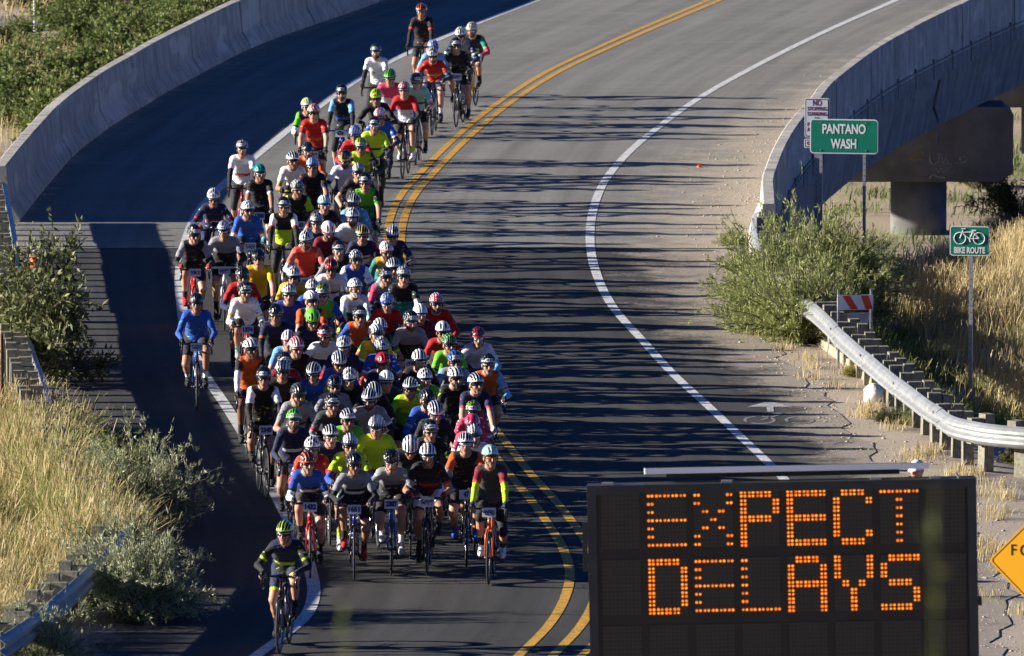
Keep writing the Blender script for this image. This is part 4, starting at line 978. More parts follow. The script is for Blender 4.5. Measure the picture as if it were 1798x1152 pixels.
# ------------------------------------------------------------------ helmets, glasses, straps
def helmet_mesh(style):
    mb = MB(); a, b, c = .101, .136, .118; nu, nv = 44, 22; V = []; mask = {}
    for j in range(nv + 1):
        for i in range(nu + 1):
            u = -1 + 2*i/nu; v = j/nv; al = u * math.radians(88); be = math.radians(-4 + 186 * v)
            if style == 'rib': vent = .10 < v < .86 and abs(u) < .86 and any(q0 < abs(u) < q1 for q0, q1 in ((.055, .19), (.29, .43), (.53, .68)))
            elif style == 'hole': vent = .10 < v < .88 and abs(u) < .88 and (abs(u) * 5.0 + .62) % 1.0 > .52 and (v * 4.2 + abs(u) * 1.3) % 1.0 > .30
            elif style == 'wide': vent = .08 < v < .80 and abs(u) < .80 and (abs(u) * 4.4 + .3) % 1.3 > .72 and not .44 < v < .50
            else: vent = (.10 < v < .34 and .14 < abs(u) < .30) or (.12 < v < .26 and .48 < abs(u) < .58)
            k = .87 if vent else 1.0
            if style == 'point': k *= 1 + .16 * max(0, v - .55)
            x = a * math.sin(al) * k; y = -b * math.cos(al) * math.cos(be) * k; z = c * math.cos(al) * math.sin(be) * k
            if v < .12 or v > .92 or abs(u) > .92: z -= .006
            V.append((x, y, z)); mask[(i, j)] = vent
    o = len(mb.v); mb.v += V; W_ = nu + 1
    for j in range(nv):
        for i in range(nu):
            mv = sum(mask[q] for q in ((i, j), (i+1, j), (i, j+1), (i+1, j+1))) >= 2
            rim = j == 0 or i in (0, nu - 1)
            mb.f.append((j*W_+i, j*W_+i+1, (j+1)*W_+i+1, (j+1)*W_+i)); mb.m.append(1 if mv else (2 if rim else 0))
    # rolled lower rim
    ring = [(a*1.0*math.sin(t), -b*1.0*math.cos(t), -.012) for t in np.linspace(0, 2*math.pi, 29)]
    mb.tube(ring, .008, 6, 2, caps=False)
    me = mb.mesh('helmet', [M['dark']] * 3); me.polygons.foreach_set('use_smooth', [True] * len(me.polygons)); return me
HEL = {s: helmet_mesh(s) for s in ('rib', 'hole', 'wide', 'aero', 'point')}
sm_ = MB()
for s in (-1, 1):
    sm_.tube([(s*.088, -.035, .03), (s*.079, -.045, -.03), (s*.056, -.058, -.085), (0, -.066, -.128)], .0055, 5); sm_.tube([(s*.086, .05, .03), (s*.078, -.02, -.035)], .005, 5)
STRAP = sm_.mesh('strap', mat_basic('strap_webbing', (.03, .03, .03), .8))
gl = MB()
na = 15
def gpt(t, z, r=1.0): return (.086 * r * math.sin(t), -.106 * r * math.cos(t) + .004, z)
vs = []
for i in range(na):
    t = -1.15 + 2.3 * i / (na - 1); hh = .020 * (1 - .35 * (abs(t) / 1.15) ** 2) * (1 - .25 * math.exp(-(t / .10) ** 2))
    vs += [gpt(t, .008 + hh * .8), gpt(t, .008 - hh * 1.15), gpt(t, .008 + hh * .8, .96), gpt(t, .008 - hh * 1.15, .96)]
fs = []
for i in range(na - 1): a_, b_ = i*4, i*4+4; fs += [(a_, a_+1, b_+1, b_), (a_+2, b_+2, b_+3, a_+3), (a_, b_, b_+2, a_+2), (a_+1, a_+3, b_+3, b_+1)]
gl.add(vs, fs, 0)
gl.tube([gpt(t, .026 - .004*abs(t)) for t in np.linspace(-1.2, 1.2, 13)], .0045, 5, 1)
for s in (-1, 1): gl.tube([gpt(s*1.15, .012), (s*.088, .01, .012)], .004, 5, 1)
GLASS = gl.mesh('sunglasses', [M['dark'], M['dark']], True)
stk = MB(); 
def hp_(u, v, k=1.02):
    al = u * math.radians(88); be = math.radians(-4 + 186*v); return (.101*math.sin(al)*k, -.136*math.cos(al)*math.cos(be)*k, .118*math.cos(al)*math.sin(be)*k)
for i in range(4):
    u0, u1 = -.34 + .17*i, -.34 + .17*(i+1)
    stk.add([hp_(u0, .07), hp_(u1, .07), hp_(u1, .20), hp_(u0, .20)], [(0, 1, 2, 3)], 0)
    if i < 4: stk.add([hp_(u0 + .04, .10, 1.028), hp_(u1 - .04, .10, 1.028), hp_(u1 - .05, .17, 1.028), hp_(u0 + .05, .17, 1.028)], [(0, 1, 2, 3)], 1)
STICK = stk.mesh('number_sticker', [M['sign_white'], mat_basic('sticker_print', (.12, .13, .2), .6)])

# ------------------------------------------------------------------ road bicycle
def torus(mb, R, r, c, n=36, m=6, mi=0, sq=1.0):
    vs = [(c[0] + r*sq*math.sin(2*math.pi*j/m), c[1] + (R + r*math.cos(2*math.pi*j/m))*math.cos(2*math.pi*i/n), c[2] + (R + r*math.cos(2*math.pi*j/m))*math.sin(2*math.pi*i/n)) for i in range(n) for j in range(m)]
    mb.add(vs, [(i*m+j, i*m+(j+1)%m, ((i+1)%n)*m+(j+1)%m, ((i+1)%n)*m+j) for i in range(n) for j in range(m)], mi)
BM = {}
rubber = mat_basic('tyre_rubber', (.018, .018, .018), .7); blackp = mat_basic('black_component', (.02, .02, .022), .35); alu = mat_basic('polished_alloy', (.6, .6, .61), .25, metal=.9)
mb = MB(); torus(mb, .323, .0135, (0, 0, 0), 40, 8); BM['tyre'] = mb.mesh('wheel', rubber, True)
for nm, dep, mt in (('rim', .012, blackp), ('rim_alu', .010, alu), ('rim_deep', .026, blackp)):
    mb = MB(); torus(mb, .311 - dep, dep, (0, 0, 0), 40, 6, 0, .75 if dep < .02 else .42); mb.lathe([(.018, -.05), (.022, -.03), (.012, 0), (.022, .03), (.018, .05)], 10, axis='x'); BM[nm] = mb.mesh('rim', mt, True)
mb = MB()
for i in range(20):
    t = 2*math.pi*i/20; s = .028 if i % 2 else -.028; mb.tube([(s, .02*math.cos(t+.5), .02*math.sin(t+.5)), (0, .295*math.cos(t), .295*math.sin(t))], .0016, 3, caps=False)
BM['spokes'] = mb.mesh('spokes', alu)
mb = MB(); HT, HB = (0, -.345, .865), (0, -.388, .70)
mb.tube([HT, HB], [.020, .023], 10); mb.tube([(0, -.352, .835), (0, .215, .80)], [.018, .014], 8); mb.tube([(0, -.378, .735), (0, .09, .285)], [.023, .022], 10); mb.tube([(0, .09, .275), (0, .235, .83)], .0165, 8)
for s in (-1, 1):
    mb.tube([(s*.03, .10, .275), (s*.062, .495, .335)], [.012, .008], 6); mb.tube([(s*.015, .222, .775), (s*.058, .49, .345)], [.008, .007], 6)
mb.tube([(-.038, .09, .275), (.038, .09, .275)], .022, 10); BM['frame'] = mb.mesh('frame', M['dark'], True)
mb = MB(); mb.tube([(0, -.384, .71), (0, -.395, .685)], .026, 8)
for s in (-1, 1): mb.tube([(s*.018, -.395, .69), (s*.040, -.425, .62), (s*.052, -.495, .335)], [.015, .014, .008], 6)
BM['fork'] = mb.mesh('fork', M['dark'], True)
mb = MB(); mb.tube([(0, .231, .815), (0, .262, .945)], .0135, 8); BM['post'] = mb.mesh('seat_post', blackp, True)
mb = MB(); mb.tube([(0, .16, .957), (0, .22, .962), (0, .30, .965), (0, .40, .972)], [.022, .035, .062, .070], 8)
mb.v = [(x, y, .962 + (z - .962) * .38) for x, y, z in mb.v]; BM['saddle'] = mb.mesh('saddle', blackp, True)
mb = MB(); mb.tube([(0, -.338, .885), (0, -.36, .91), (0, -.415, .945)], .017, 8); BM['stem'] = mb.mesh('stem', blackp, True)
mb = MB()
for s in (-1, 1):
    mb.tube([(0, -.415, .945), (s*.10, -.415, .945), (s*.175, -.42, .945), (s*.205, -.455, .945), (s*.208, -.50, .935), (s*.210, -.54, .895), (s*.212, -.545, .855), (s*.214, -.515, .815), (s*.216, -.46, .805), (s*.217, -.39, .80)], .0155, 8)
hb_ = mb.mesh('handlebar', M['dark'], True); BM['bar'] = hb_
mb = MB()
for s in (-1, 1):
    mb.tube([(s*.206, -.455, .952), (s*.207, -.50, .965), (s*.208, -.55, .975), (s*.208, -.575, .995), (s*.208, -.578, 1.012)], [.016, .018, .018, .016, .008], 8)
    mb.tube([(s*.210, -.575, .985), (s*.214, -.598, .93), (s*.216, -.592, .865)], [.008, .008, .006], 6)
BM['lever'] = mb.mesh('brake_lever', blackp, True)
def crank_mesh(phi):
    mb = MB(); mb.lathe([(.095, .040), (.098, .043), (.098, .047), (.06, .048)], 24, (0, BB.y, BB.z), axis='x')
    for s in (-1, 1):
        ph = phi + (0 if s > 0 else math.pi); mb.tube([(s*.055, BB.y, BB.z), (s*.075, BB.y - CR*math.sin(ph), BB.z - CR*math.cos(ph))], [.016, .013], 6)
    return mb.mesh('crankset', blackp, True)
CRK = {}; 
mb = MB(); mb.box((0, 0, .0), (.075, .075, .018)); BM['pedal'] = mb.mesh('pedal', blackp)
mb = MB(); plate(mb, rrect(.175, .118, .012), 0, .003, 0); BM['plate'] = mb.mesh('number_plate', mat_basic('number_plate_card', (.70, .72, .78), .5))
numink = mat_basic('number_ink', (.02, .03, .14), .6)
def smudge(k):
    r = random.Random(k); mb = MB()
    for i in range(4):
        x = -.054 + .036*i; segs = [((x-.010, .026), (x+.010, .026)), ((x-.010, 0), (x+.010, 0)), ((x-.010, -.026), (x+.010, -.026)), ((x-.010, .026), (x-.010, 0)), ((x+.010, .026), (x+.010, 0)), ((x-.010, 0), (x-.010, -.026)), ((x+.010, 0), (x+.010, -.026))]
        for sg in r.sample(segs, 5): mb.tube([(p[0], -.003, p[1]) for p in sg], .0052, 4)
    return mb.mesh('plate_number', numink)
SMU = [smudge(k) for k in range(5)]; NUM = {}
def number_mesh(s):
    if s not in NUM:
        me = text_mesh(s, .085, numink, 1, .006); xs = [v.co.x for v in me.vertices]; me.transform(Matrix.Diagonal((.036 * len(s) / (max(xs) - min(xs)), 1, 1, 1))); me.transform(RX); NUM[s] = me
    return NUM[s]
mb = MB(); mb.lathe([(.03, 0), (.036, .01), (.036, .13), (.02, .16), (.016, .185)], 12); BM['bottle'] = mb.mesh('water_bottle', mat_basic('bottle_plastic', (.6, .62, .63), .4), True)

# ------------------------------------------------------------------ colours of kit
PAL = dict(K=(.010,.010,.012), D=(.045,.047,.05), G=(.26,.27,.29), V=(.52,.53,.54), W=(.82,.82,.82), R=(.55,.012,.012), M=(.20,.012,.03), O=(.75,.12,.012), Y=(.80,.50,.02), F=(.58,.82,.02),
           E=(.16,.62,.03), U=(.02,.16,.05), T=(.01,.26,.23), A=(.36,.66,.58), L=(.20,.48,.80), B=(.02,.10,.50), N=(.012,.018,.065), Q=(.05,.06,.38), P=(.75,.06,.16), C=(.36,.22,.09), X=(.75,.20,.13), I=(.62,.60,.76), Z=(.85,.05,.03), H=(.26,.30,.03))
PAL.update({k: tuple(v * .82 for v in PAL[k]) for k in 'ROYFELBTQPXZAM'})
CLOTH = {}; SHELL = {}; FRM = {}
def folds(m, bp):
    n, l = m.node_tree.nodes, m.node_tree.links; tc = n.new('ShaderNodeTexCoord'); mp = n.new('ShaderNodeMapping'); mp.inputs['Scale'].default_value = (5, 5, 16); mp.inputs['Rotation'].default_value = (.5, .4, .2)
    l.new(tc.outputs['Object'], mp.inputs['Vector']); z = n.new('ShaderNodeTexNoise'); z.inputs['Scale'].default_value = 1.3; z.inputs['Detail'].default_value = 3; z.inputs['Distortion'].default_value = .8; l.new(mp.outputs[0], z.inputs['Vector'])
    b2 = n.new('ShaderNodeBump'); b2.inputs['Strength'].default_value = .9; b2.inputs['Distance'].default_value = .03; l.new(z.outputs['Fac'], b2.inputs['Height']); l.new(bp.outputs[0], b2.inputs['Normal']); l.new(b2.outputs[0], n['Principled BSDF'].inputs['Normal'])
def cloth(c):
    if c not in CLOTH:
        m, n, l, b = new_mat('kit_fabric_' + c); b.inputs['Roughness'].default_value = .72; b.inputs['Specular IOR Level'].default_value = .3; b.inputs['Sheen Weight'].default_value = .08
        tc = n.new('ShaderNodeTexCoord'); oi = n.new('ShaderNodeObjectInfo')
        nz = n.new('ShaderNodeTexNoise'); nz.noise_dimensions = '4D'; nz.inputs['Scale'].default_value = 9; nz.inputs['Detail'].default_value = 3
        l.new(tc.outputs['Object'], nz.inputs['Vector']); mu = n.new('ShaderNodeMath'); mu.operation = 'MULTIPLY'; mu.inputs[1].default_value = 40; l.new(oi.outputs['Random'], mu.inputs[0]); l.new(mu.outputs[0], nz.inputs['W'])
        bp = n.new('ShaderNodeBump'); bp.inputs['Strength'].default_value = .8; bp.inputs['Distance'].default_value = .025; l.new(nz.outputs['Fac'], bp.inputs['Height']); l.new(bp.outputs[0], b.inputs['Normal'])
        b.inputs['Base Color'].default_value = (*PAL[c], 1); CLOTH[c] = m; folds(m, bp)
    return CLOTH[c]
def print_cloth(c, d):
    """jersey cloth with scattered printed marks"""
    k = c + d
    if k not in CLOTH:
        m = cloth(c).copy(); m.name = 'printed_kit_fabric'; n = m.node_tree.nodes; l = m.node_tree.links; b = n['Principled BSDF']
        tc = n.new('ShaderNodeTexCoord'); mp = n.new('ShaderNodeMapping'); mp.inputs['Scale'].default_value = (1.0, 1.0, 2.2); l.new(tc.outputs['Object'], mp.inputs['Vector'])
        z = n.new('ShaderNodeTexNoise'); z.noise_dimensions = '4D'; z.inputs['Scale'].default_value = 17; z.inputs['Detail'].default_value = 2; l.new(mp.outputs[0], z.inputs['Vector'])
        oi = n.new('ShaderNodeObjectInfo'); mu = n.new('ShaderNodeMath'); mu.operation = 'MULTIPLY'; mu.inputs[1].default_value = 90; l.new(oi.outputs['Random'], mu.inputs[0]); l.new(mu.outputs[0], z.inputs['W'])
        r = n.new('ShaderNodeMapRange'); r.inputs[1].default_value = .625; r.inputs[2].default_value = .635; l.new(z.outputs['Fac'], r.inputs[0])
        x = n.new('ShaderNodeMix'); x.data_type = 'RGBA'; x.inputs[6].default_value = (*PAL[c], 1); x.inputs[7].default_value = (*PAL[d], 1); l.new(r.outputs[0], x.inputs[0]); l.new(x.outputs[2], b.inputs['Base Color']); CLOTH[k] = m
    return CLOTH[k]
SKIN = [mat_basic('skin_%s' % w, c, .5, noise=.12, nscale=25) for w, c in (('fair', (.55, .30, .20)), ('tan', (.46, .235, .145)), ('olive', (.38, .19, .11)), ('brown', (.20, .10, .06)))]
LIPS = mat_basic('lips', (.32, .09, .08), .45); BEARD = mat_basic('beard', (.10, .07, .05), .9, bump=.6, bscale=200); WBEARD = mat_basic('white_beard', (.75, .73, .70), .9, bump=.6, bscale=200)
def shell(c):
    if c not in SHELL: SHELL[c] = mat_basic('helmet_shell_' + c, PAL[c], .28, coat=.5)
    return SHELL[c]
def frm(c):
    if c not in FRM: FRM[c] = mat_basic('frame_paint_' + c, PAL[c], .25, coat=.6)
    return FRM[c]
LENS = [mat_basic('dark_lens', (.012, .012, .014), .08, spec=.9), mat_basic('amber_lens', (.45, .14, .02), .1, spec=.9, metal=.3), mat_basic('mirror_lens', (.5, .5, .55), .1, metal=.8)]
FRAMEM = [mat_basic('glasses_frame_black', (.012, .012, .012), .3), mat_basic('glasses_frame_white', (.75, .75, .75), .3)]

# ------------------------------------------------------------------ the riders: helmet centre in the photo | helmet shell, vents, style, sticker | jersey main, yoke, band, side (+print) | sleeve, cuff, forearm, glove | shorts, hem, knee, calf, sock, shoe | frame | pose | plate | who
RIDERS = """
740,17|OK rib|KKKKX|KZKK|KKSSKK|K|5|.|tall black jersey with red cuffs, orange helmet, last of all
660,88|KU hole s|WWWKK|WWKK|KKKKKK|K|5|.|white and black print jersey, black arms, back left by the edge line
687,133|EU rib|IPIAP|PPSK|KKSSWK|K|8|.|pale pink and lilac jersey with lime green helmet at the back
760,93|VK hole|RRYNY|RLNK|NNSSWK|N|1|.|red jersey with yellow rays and silver helmet near the back
770,82|BW hole|LLLLL|LLSK|KKSSWK|K|3|.|light blue jersey hidden behind the yellow ray jersey
791,77|KK aero s|KKKKG|KKKK|KKSSGK|K|0|*|plain black jersey with zip and numbered black helmet at the back
809,60|WK hole|NGNNW|NWNS|KKSSWK|C|1|.|navy and grey jersey with white helmet at the back
829,50|VY hole|AKEKA|TFPW|KKSSKK|Y|2|.|aqua green jersey with pink arm warmers, rearmost on the right
729,140|KK aero s|AAKKA|AWSK|KKSSKK|K|8|.|pale aqua jersey with black helmet behind the tricolour jersey
709,155|RW hole|WRWBB|RRKK|KKSSFW|K|2|.|red white and blue jersey with fluorescent socks near the yellow line
669,168|FU hole|KKKKK|KKKK|KKKKKK|K|3|.|all black kit with green and white helmet near the back
667,203|RW rib|BBBBW|BWNR|NNNNKK|K|1|.|blue jersey with red helmet and red gloves
657,217|KK hole s|FFKFF|FFKK|KKKKKK|K|0|*|fluorescent yellow jersey with black chest band and black helmet, back group
600,160|KK aero s|KKBKL|LLKS|KKKSLT|B|5|574|black jersey with pale blue sleeves and blue handlebar tape
539,184|WF rib|KKEKE|EKWS|KKSSKK|K|3|.|black and green jersey with white and yellow striped helmet
551,195|OW hole|RRORY|RNSK|KKSSKK|K|6|*|red and orange jersey with bare arms and orange helmet
623,240|BW wide|RRRRW|RRRL|KKSSWK|K|8|.|red jersey with blue and white helmet half hidden
635,245|KF rib s|HFHKF|KHKK|KKKKKK|K|1|.|olive and fluorescent camouflage jersey with black and yellow helmet
540,262|KV hole|OORKY|OOSK|KKSSKK|K|4|.|orange and red jersey low over the bars with grey helmet
514,278|WK rib|WWWKG|WFSK|KFSSWK|K|0|.|white jersey with yellow cuffs and silver ribbed helmet
549,288|BW rib|KKKKP|KQSN|KKSSKK|K|6|.|black jersey with purple cuffs and blue striped helmet
606,277|KY aero|IIINI|WWKK|KKSSKK|K|8|.|pale lavender jersey with black arm warmers and glossy black helmet
629,298|KW rib|KKKKG|KKSK|KKSSKK|K|4|.|black jersey with black and white ribbed helmet in front of lavender jersey
641,321|KK hole s|UEUKE|KESK|KESSKK|K|6|*|dark green jersey with lime shoulders and bare forearms near the yellow line
522,328|KW hole|KKKKF|FKKK|KEKKKK|K|0|243|black jersey with fluorescent sleeves and black leggings
576,355|LW rib|KKRKR|KRSK|KKSSKK|K|3|.|black jersey with red flashes and sky blue helmet
616,348|VD rib|LLLLW|LLSK|KKSSWK|K|4|.|bright blue jersey with grey helmet in the middle of the back group
619,378|WV hole|WWZWR|WWWK|NNOSWK|K|0|.|white jersey with red chest bands and white helmet
577,395|WR point|MMMKR|MMMK|KKSSKK|K|7|.|dark red jersey, head bowed in a white pointed helmet
555,393|KW hole s|NNNNL|NNWK|NNSSWK|K|4|.|navy jersey with pale blue marks and black flecked helmet
498,358|KK hole s|FKFKF|WRKK|KKKSKD|K|5|.|black and fluorescent yellow vest with white sleeves and black leggings
425,258|KW hole s|WWZWI|WWKK|KKKSWK|R|5|.|white jersey with red waistband on a red bicycle at the back left
456,300|TT aero|KKKKG|KWSK|KKSSWK|K|6|1208|black jersey with bare arms and teal helmet
375,343|WG hole|NNRNW|NRNR|NNNNKK|K|3|.|navy jersey with red chest band and white helmet on the left
435,365|WV hole|BBBBL|BOWT|NNSSKK|K|0|*|blue jersey with orange cuffs and white arm warmers
376,400|KW rib s|KGKKG|GGKK|KKSSKK|W|1|*|grey and black jersey on a white bicycle on the left
342,407|KK hole s|KKKKG|GGKR|KKSSKR|R|8|*|black jersey with grey sleeves, red gloves and red shoes on the left
547,418|WG hole|ZZZKZ|XXWK|KKSSKK|K|1|*|orange red vest with white arm warmers and white helmet
649,408|YK rib|WNRNR|NNNK|NNSSKK|K|4|.|navy and white jersey with yellow and black helmet
677,408|WK rib|NNNNG|NNSK|NNSSWK|K|3|.|navy jersey with white ribbed helmet beside the yellow line
674,437|WR hole|TYTTY|TTKK|KKSSKK|K|8|.|teal jersey with gold shoulders and white and red helmet
585,440|KK hole s|KKKKG|GGGK|KKSSKK|K|4|.|black jersey with grey sleeves behind the red and black helmet
582,461|RK rib|WWKDK|WWSK|KKSSKK|K|1|.|white and black jersey with red and black helmet
629,452|KW hole|BBNBL|WWBK|BBBBWK|K|3|.|royal blue vest with white sleeves and black and white helmet
690,466|WV rib|AAAAW|AASK|KKSSWK|K|4|.|aqua jersey with silver helmet behind the red sleeves
677,482|KK hole s|NGNNP|PPKK|KKSSKK|K|0|.|navy jersey with grey shoulders and pink red sleeves
708,487|KW hole s|TKTKA|KKWK|KKSSKK|C|5|*|black and green jersey with white arm warmers by the yellow line
453,455|KK rib|YYYYF|YYSK|KKSSKK|K|6|.|yellow jersey with bare arms and black helmet on the left
427,475|KD hole|RRRRM|RRNK|NNSSKK|K|1|.|plain red jersey with black arm warmers on the left
430,508|KK rib s|WWWWG|WYWK|KKSSAG|R|0|1374|white jersey with gold cuffs on a red bicycle
515,485|WG hole|YYYKY|YYKK|KKSSKK|K|4|.|yellow jersey with white helmet in the pack
549,500|WG hole|BBBBL|BBSK|KKSSWK|K|4|.|blue jersey with white round helmet behind the striped helmet
510,513|WK hole|QQQQL|QLKK|QQSSKK|K|0|*|royal blue jersey with pale cuffs and white flecked helmet
546,530|GW rib|KKKKO|ORSK|KRSSKK|K|6|.|black jersey with orange and red cuffs and grey white striped helmet
568,521|KF hole s|NENBE|BPNF|NESSKK|K|8|.|navy and lime jersey with pink cuffs and black helmet with lime brim
624,502|WV hole|KWKKW|WWAS|KKSSKK|K|5|.|black jersey with mint arm warmers and a white beard
547,566|EK point|KNKRK|KRSK|RRSSKK|K|7|.|black jersey, head bowed in a lime green helmet
673,537|BW hole|RRRRK|RWKW|KKSSWK|K|3|.|red jersey with black and white arms and blue and white helmet
630,563|KK hole s|OOZBL|BBSK|KKSSKK|K|4|.|orange jersey with blue sleeves and numbered black helmet
571,578|KR hole s|NWNNB|WWKK|KKSSKK|K|0|.|navy jersey with white patterned sleeves and black and red helmet
609,589|WG hole|NNNRN|NNRR|KKSSKK|K|8|.|navy jersey with red arm warmers and white helmet
677,600|WG wide|KKKUF|UFSK|KKSSKK|K|4|.|black and green jersey, white helmet tipped down
655,610|KW rib|WYWYY|YWKK|KKSSKK|K|3|.|yellow and white striped jersey with black and white striped helmet
668,627|KW hole s|BBWBW|BWSK|KKSSKK|K|7|.|blue jersey with white cuffs, face turned down under a black helmet
480,570|KK hole|KNKNN|NOKK|KKSSKK|K|6|*|black and navy jersey with orange cuffs and black helmet
520,608|WR rib|KKKKR|KRKK|KKSSKK|K|8|.|black jersey with red badge and red white striped helmet
503,612|WR wide|LLWLW|LLSK|KKSSWK|K|4|.|sky blue jersey with white and red helmet half hidden
498,630|KK hole s|RRRRM|MMSK|KKSSKK|K|1|.|dark red jersey with numbered black helmet behind the panelled helmet
443,608|WG wide|OOOOY|KWWK|KKSSKK|K|5|.|orange vest with black and white sleeves on the left
464,655|KK hole s|KKKKY|WWKK|KKSSKK|K|6|2340|black jersey with white sleeves, smiling, numbered helmet on the left
506,655|KW wide|KKKDR|KRKK|DKSSKK|K|2|.|black jersey with red trim and black and white panelled helmet
594,638|WN rib|QQQBN|BBSK|NNSSKK|K|7|.|blue jersey, head down in white and navy ribbed helmet
607,657|WV hole|KKKKD|KKKK|KKSSKK|K|3|.|plain black jersey with white helmet in the middle of the pack
562,660|VK rib|BBHBF|HBSK|KKSSKK|K|1|.|blue and lime jersey with silver and black helmet
541,688|KD rib|GGKKD|GGSK|KKSSKK|K|8|.|charcoal jersey with black helmet and beard
571,697|KK aero|NGNNK|GGKK|KKSSKK|K|0|.|grey shouldered navy jersey with plain black helmet
592,722|KK hole s|DDDKG|DRGK|KKSSKK|K|3|.|dark grey jersey with grey arm warmers and black dotted helmet
632,712|WN rib|GGGDW|GWKK|KKSSKK|K|0|.|slate grey jersey with white striped helmet and beard
657,688|WK rib|KKKKN|KKKK|KKSSKK|K|7|.|black jersey, head bowed in black and white striped helmet
671,662|WW aero|NNKNL|NWKK|NNSSKK|K|4|.|dark jersey with smooth white helmet in the middle
688,646|RR aero|NNNNB|NNSK|KKSSKK|K|3|.|navy jersey with glossy red helmet
717,641|WG wide|KKKKR|KKKK|KKSSKK|K|1|*|black jersey with white and grey helmet and broad face
719,686|WN rib|EFEEF|EEKK|KKSSKK|K|0|.|lime green jersey with black arm warmers and navy striped helmet
748,676|WG hole|EEEFF|EESK|KKSSKK|K|4|.|lime jersey with white helmet behind the black helmet
765,552|RW hole|RRRRM|RRRK|KKSSKK|K|4|.|plain red jersey with red and white helmet at the right edge
737,557|WW wide|MMMMR|MMWK|KKSSKK|K|3|.|maroon jersey with smooth white helmet half hidden
742,574|KK hole s|KGKKG|GGKK|KKSSKK|K|8|*|grey and black jersey with numbered black helmet at the right
775,579|WG aero|RRRRZ|RWKK|KKSSKK|K|1|.|red jersey with white helmet behind the lime jersey
789,600|KE hole|EEEEF|EKEK|KKSSKK|K|0|.|bright lime jersey and green arms with black helmet at the right
806,590|KR hole|IIIIL|WWLK|KKSSKK|K|4|.|pale blue jersey half hidden behind the lime jersey
804,630|BG wide s|GGFGG|LOLK|KKSSKK|K|3|.|grey vest with blue sleeves and blue numbered helmet
843,635|KK hole s|OOOOY|LOLK|KKSSKK|K|1|.|orange vest with light blue sleeves, rightmost of the pack
836,665|WK rib|PNPNP|NPSW|NPSSWK|K|6|.|navy and pink jersey with white ribbed helmet at the right
797,667|WK wide|KKKKF|KFKK|KKSSKK|K|0|.|black jacket with yellow flashes and white helmet with red trim
749,711|KK rib|BBBBQ|BLBK|KKSSKK|K|8|.|royal blue jersey and arm warmers with black helmet
769,730|WN rib|KKKKD|KKKK|KKSSKK|K|7|.|black jersey, white striped helmet bowed behind numbered helmet
756,747|KK aero s|KKKKF|KFKK|KKSSKK|K|3|.|black jersey with numbered black helmet and dark glasses near the front
828,722|KF hole s|PPKPW|PWSK|KKSSKK|K|4|.|pink and white jersey with black and yellow helmet
826,742|PP aero|PPWPW|PWKK|KKSSKK|K|4|.|pink jersey with smooth pink helmet
833,752|KW rib|RWKKW|WWGK|KKKSWW|F|1|.|white and black jersey with red panel and pink brow band
516,733|EU hole s|NNWNR|NNNK|DXSSKK|K|2|*|navy long sleeve jersey with lime green numbered helmet
579,770|WK rib|NNNKD|NNRK|KKSSKK|K|4|.|navy jersey with white and black striped helmet beside yellow jersey
611,750|WK rib s|UEUEE|EESK|KKSSKK|K|3|.|green jersey with white and black numbered helmet
676,750|KW rib|FFFFF|FQWK|KKSSKK|K|8|.|fluorescent jersey with purple and white cuffs, black ribbed helmet
703,774|WG wide|KKUKE|KKSK|KKSSKK|K|7|.|dark green jersey, pale helmet bowed, behind the front row
613,790|NW rib|FFFFK|FRBK|AASSFW|K|1|.|fluorescent yellow jersey with red and blue arm bands
549,776|WG hole|ZRWZW|ZWRK|KKSSKK|K|4|.|red and white jersey with white helmet behind the orange rimmed helmet
541,800|KO wide|KBWKG|BKWK|DDSSKK|R|0|1432|blue and black jersey with white arm warmers, plate 1432, red bicycle
634,808|KK rib|KGWKG|GGKK|KKSSKR|Q|8|1651|black jersey with grey sleeves, front row, plate 1651
684,797|KK hole|KGKDW|GGKK|KKSSWV|B|3|2387|charcoal jersey with black and green flecked helmet, plate ending 87
745,788|WK wide|KKRKR|KRSR|WNSSKK|K|1|*|black jersey with red chest stripe and white helmet, front row
786,774|WK rib|KKKKO|OGGK|KKSSOB|K|2|47|black jersey with orange sleeve, grey arms and blue shoes
861,797|AW aero|DDDDM|MZFN|KKKSKW|O|5|*|grey and maroon jersey with fluorescent arms, front right
500,930|FK rib|KNFNF|KFKK|NFSSKK|K|0|.|black jersey with fluorescent trim, alone at the very front
345,528|KV hole|BBBBE|BBBK|KKSSWK|B|2|*|blue long sleeve jersey alone on the left edge line
"""
rows_ = [r.split('|') for r in RIDERS.strip().splitlines()]
P0 = []; INF = []
for k, r in enumerate(rows_):
    px, py = map(float, r[0].split(',')); po = POSES[random.Random(k * 7 + 3).choice(ALT[int(r[6])])]; sc = 1.01 + .05 * random.Random(k).random()
    hx, hy, hz = po['hc']; zc = (hz + .055) * sc
    X, Y = at(px, py, zc); psi = -math.atan(F_YEL.d(min(Y, 240))) * .8 + random.Random(k + 50).uniform(-.05, .05)
    ox, oy = hx * sc, (hy + .01) * sc
    X -= ox*math.cos(psi) - oy*math.sin(psi); Y -= ox*math.sin(psi) + oy*math.cos(psi)
    P0.append((X, Y)); INF.append((px, py, po, sc, psi))
PP = np.array(P0); O0 = PP.copy(); LX, LY = .48, 1.74
FIX = {'541,800', '634,808', '684,797', '745,788', '861,797', '500,930', '345,528', '740,17', '600,160', '425,258', '516,733', '464,655', '375,343', '342,407', '709,155', '498,358', '430,508', '789,600'}
iv = np.array([.06 if r[0] in FIX else 1. for r in rows_]); SHR_ = iv[:, None] / (iv[:, None] + iv[None, :]) * 2
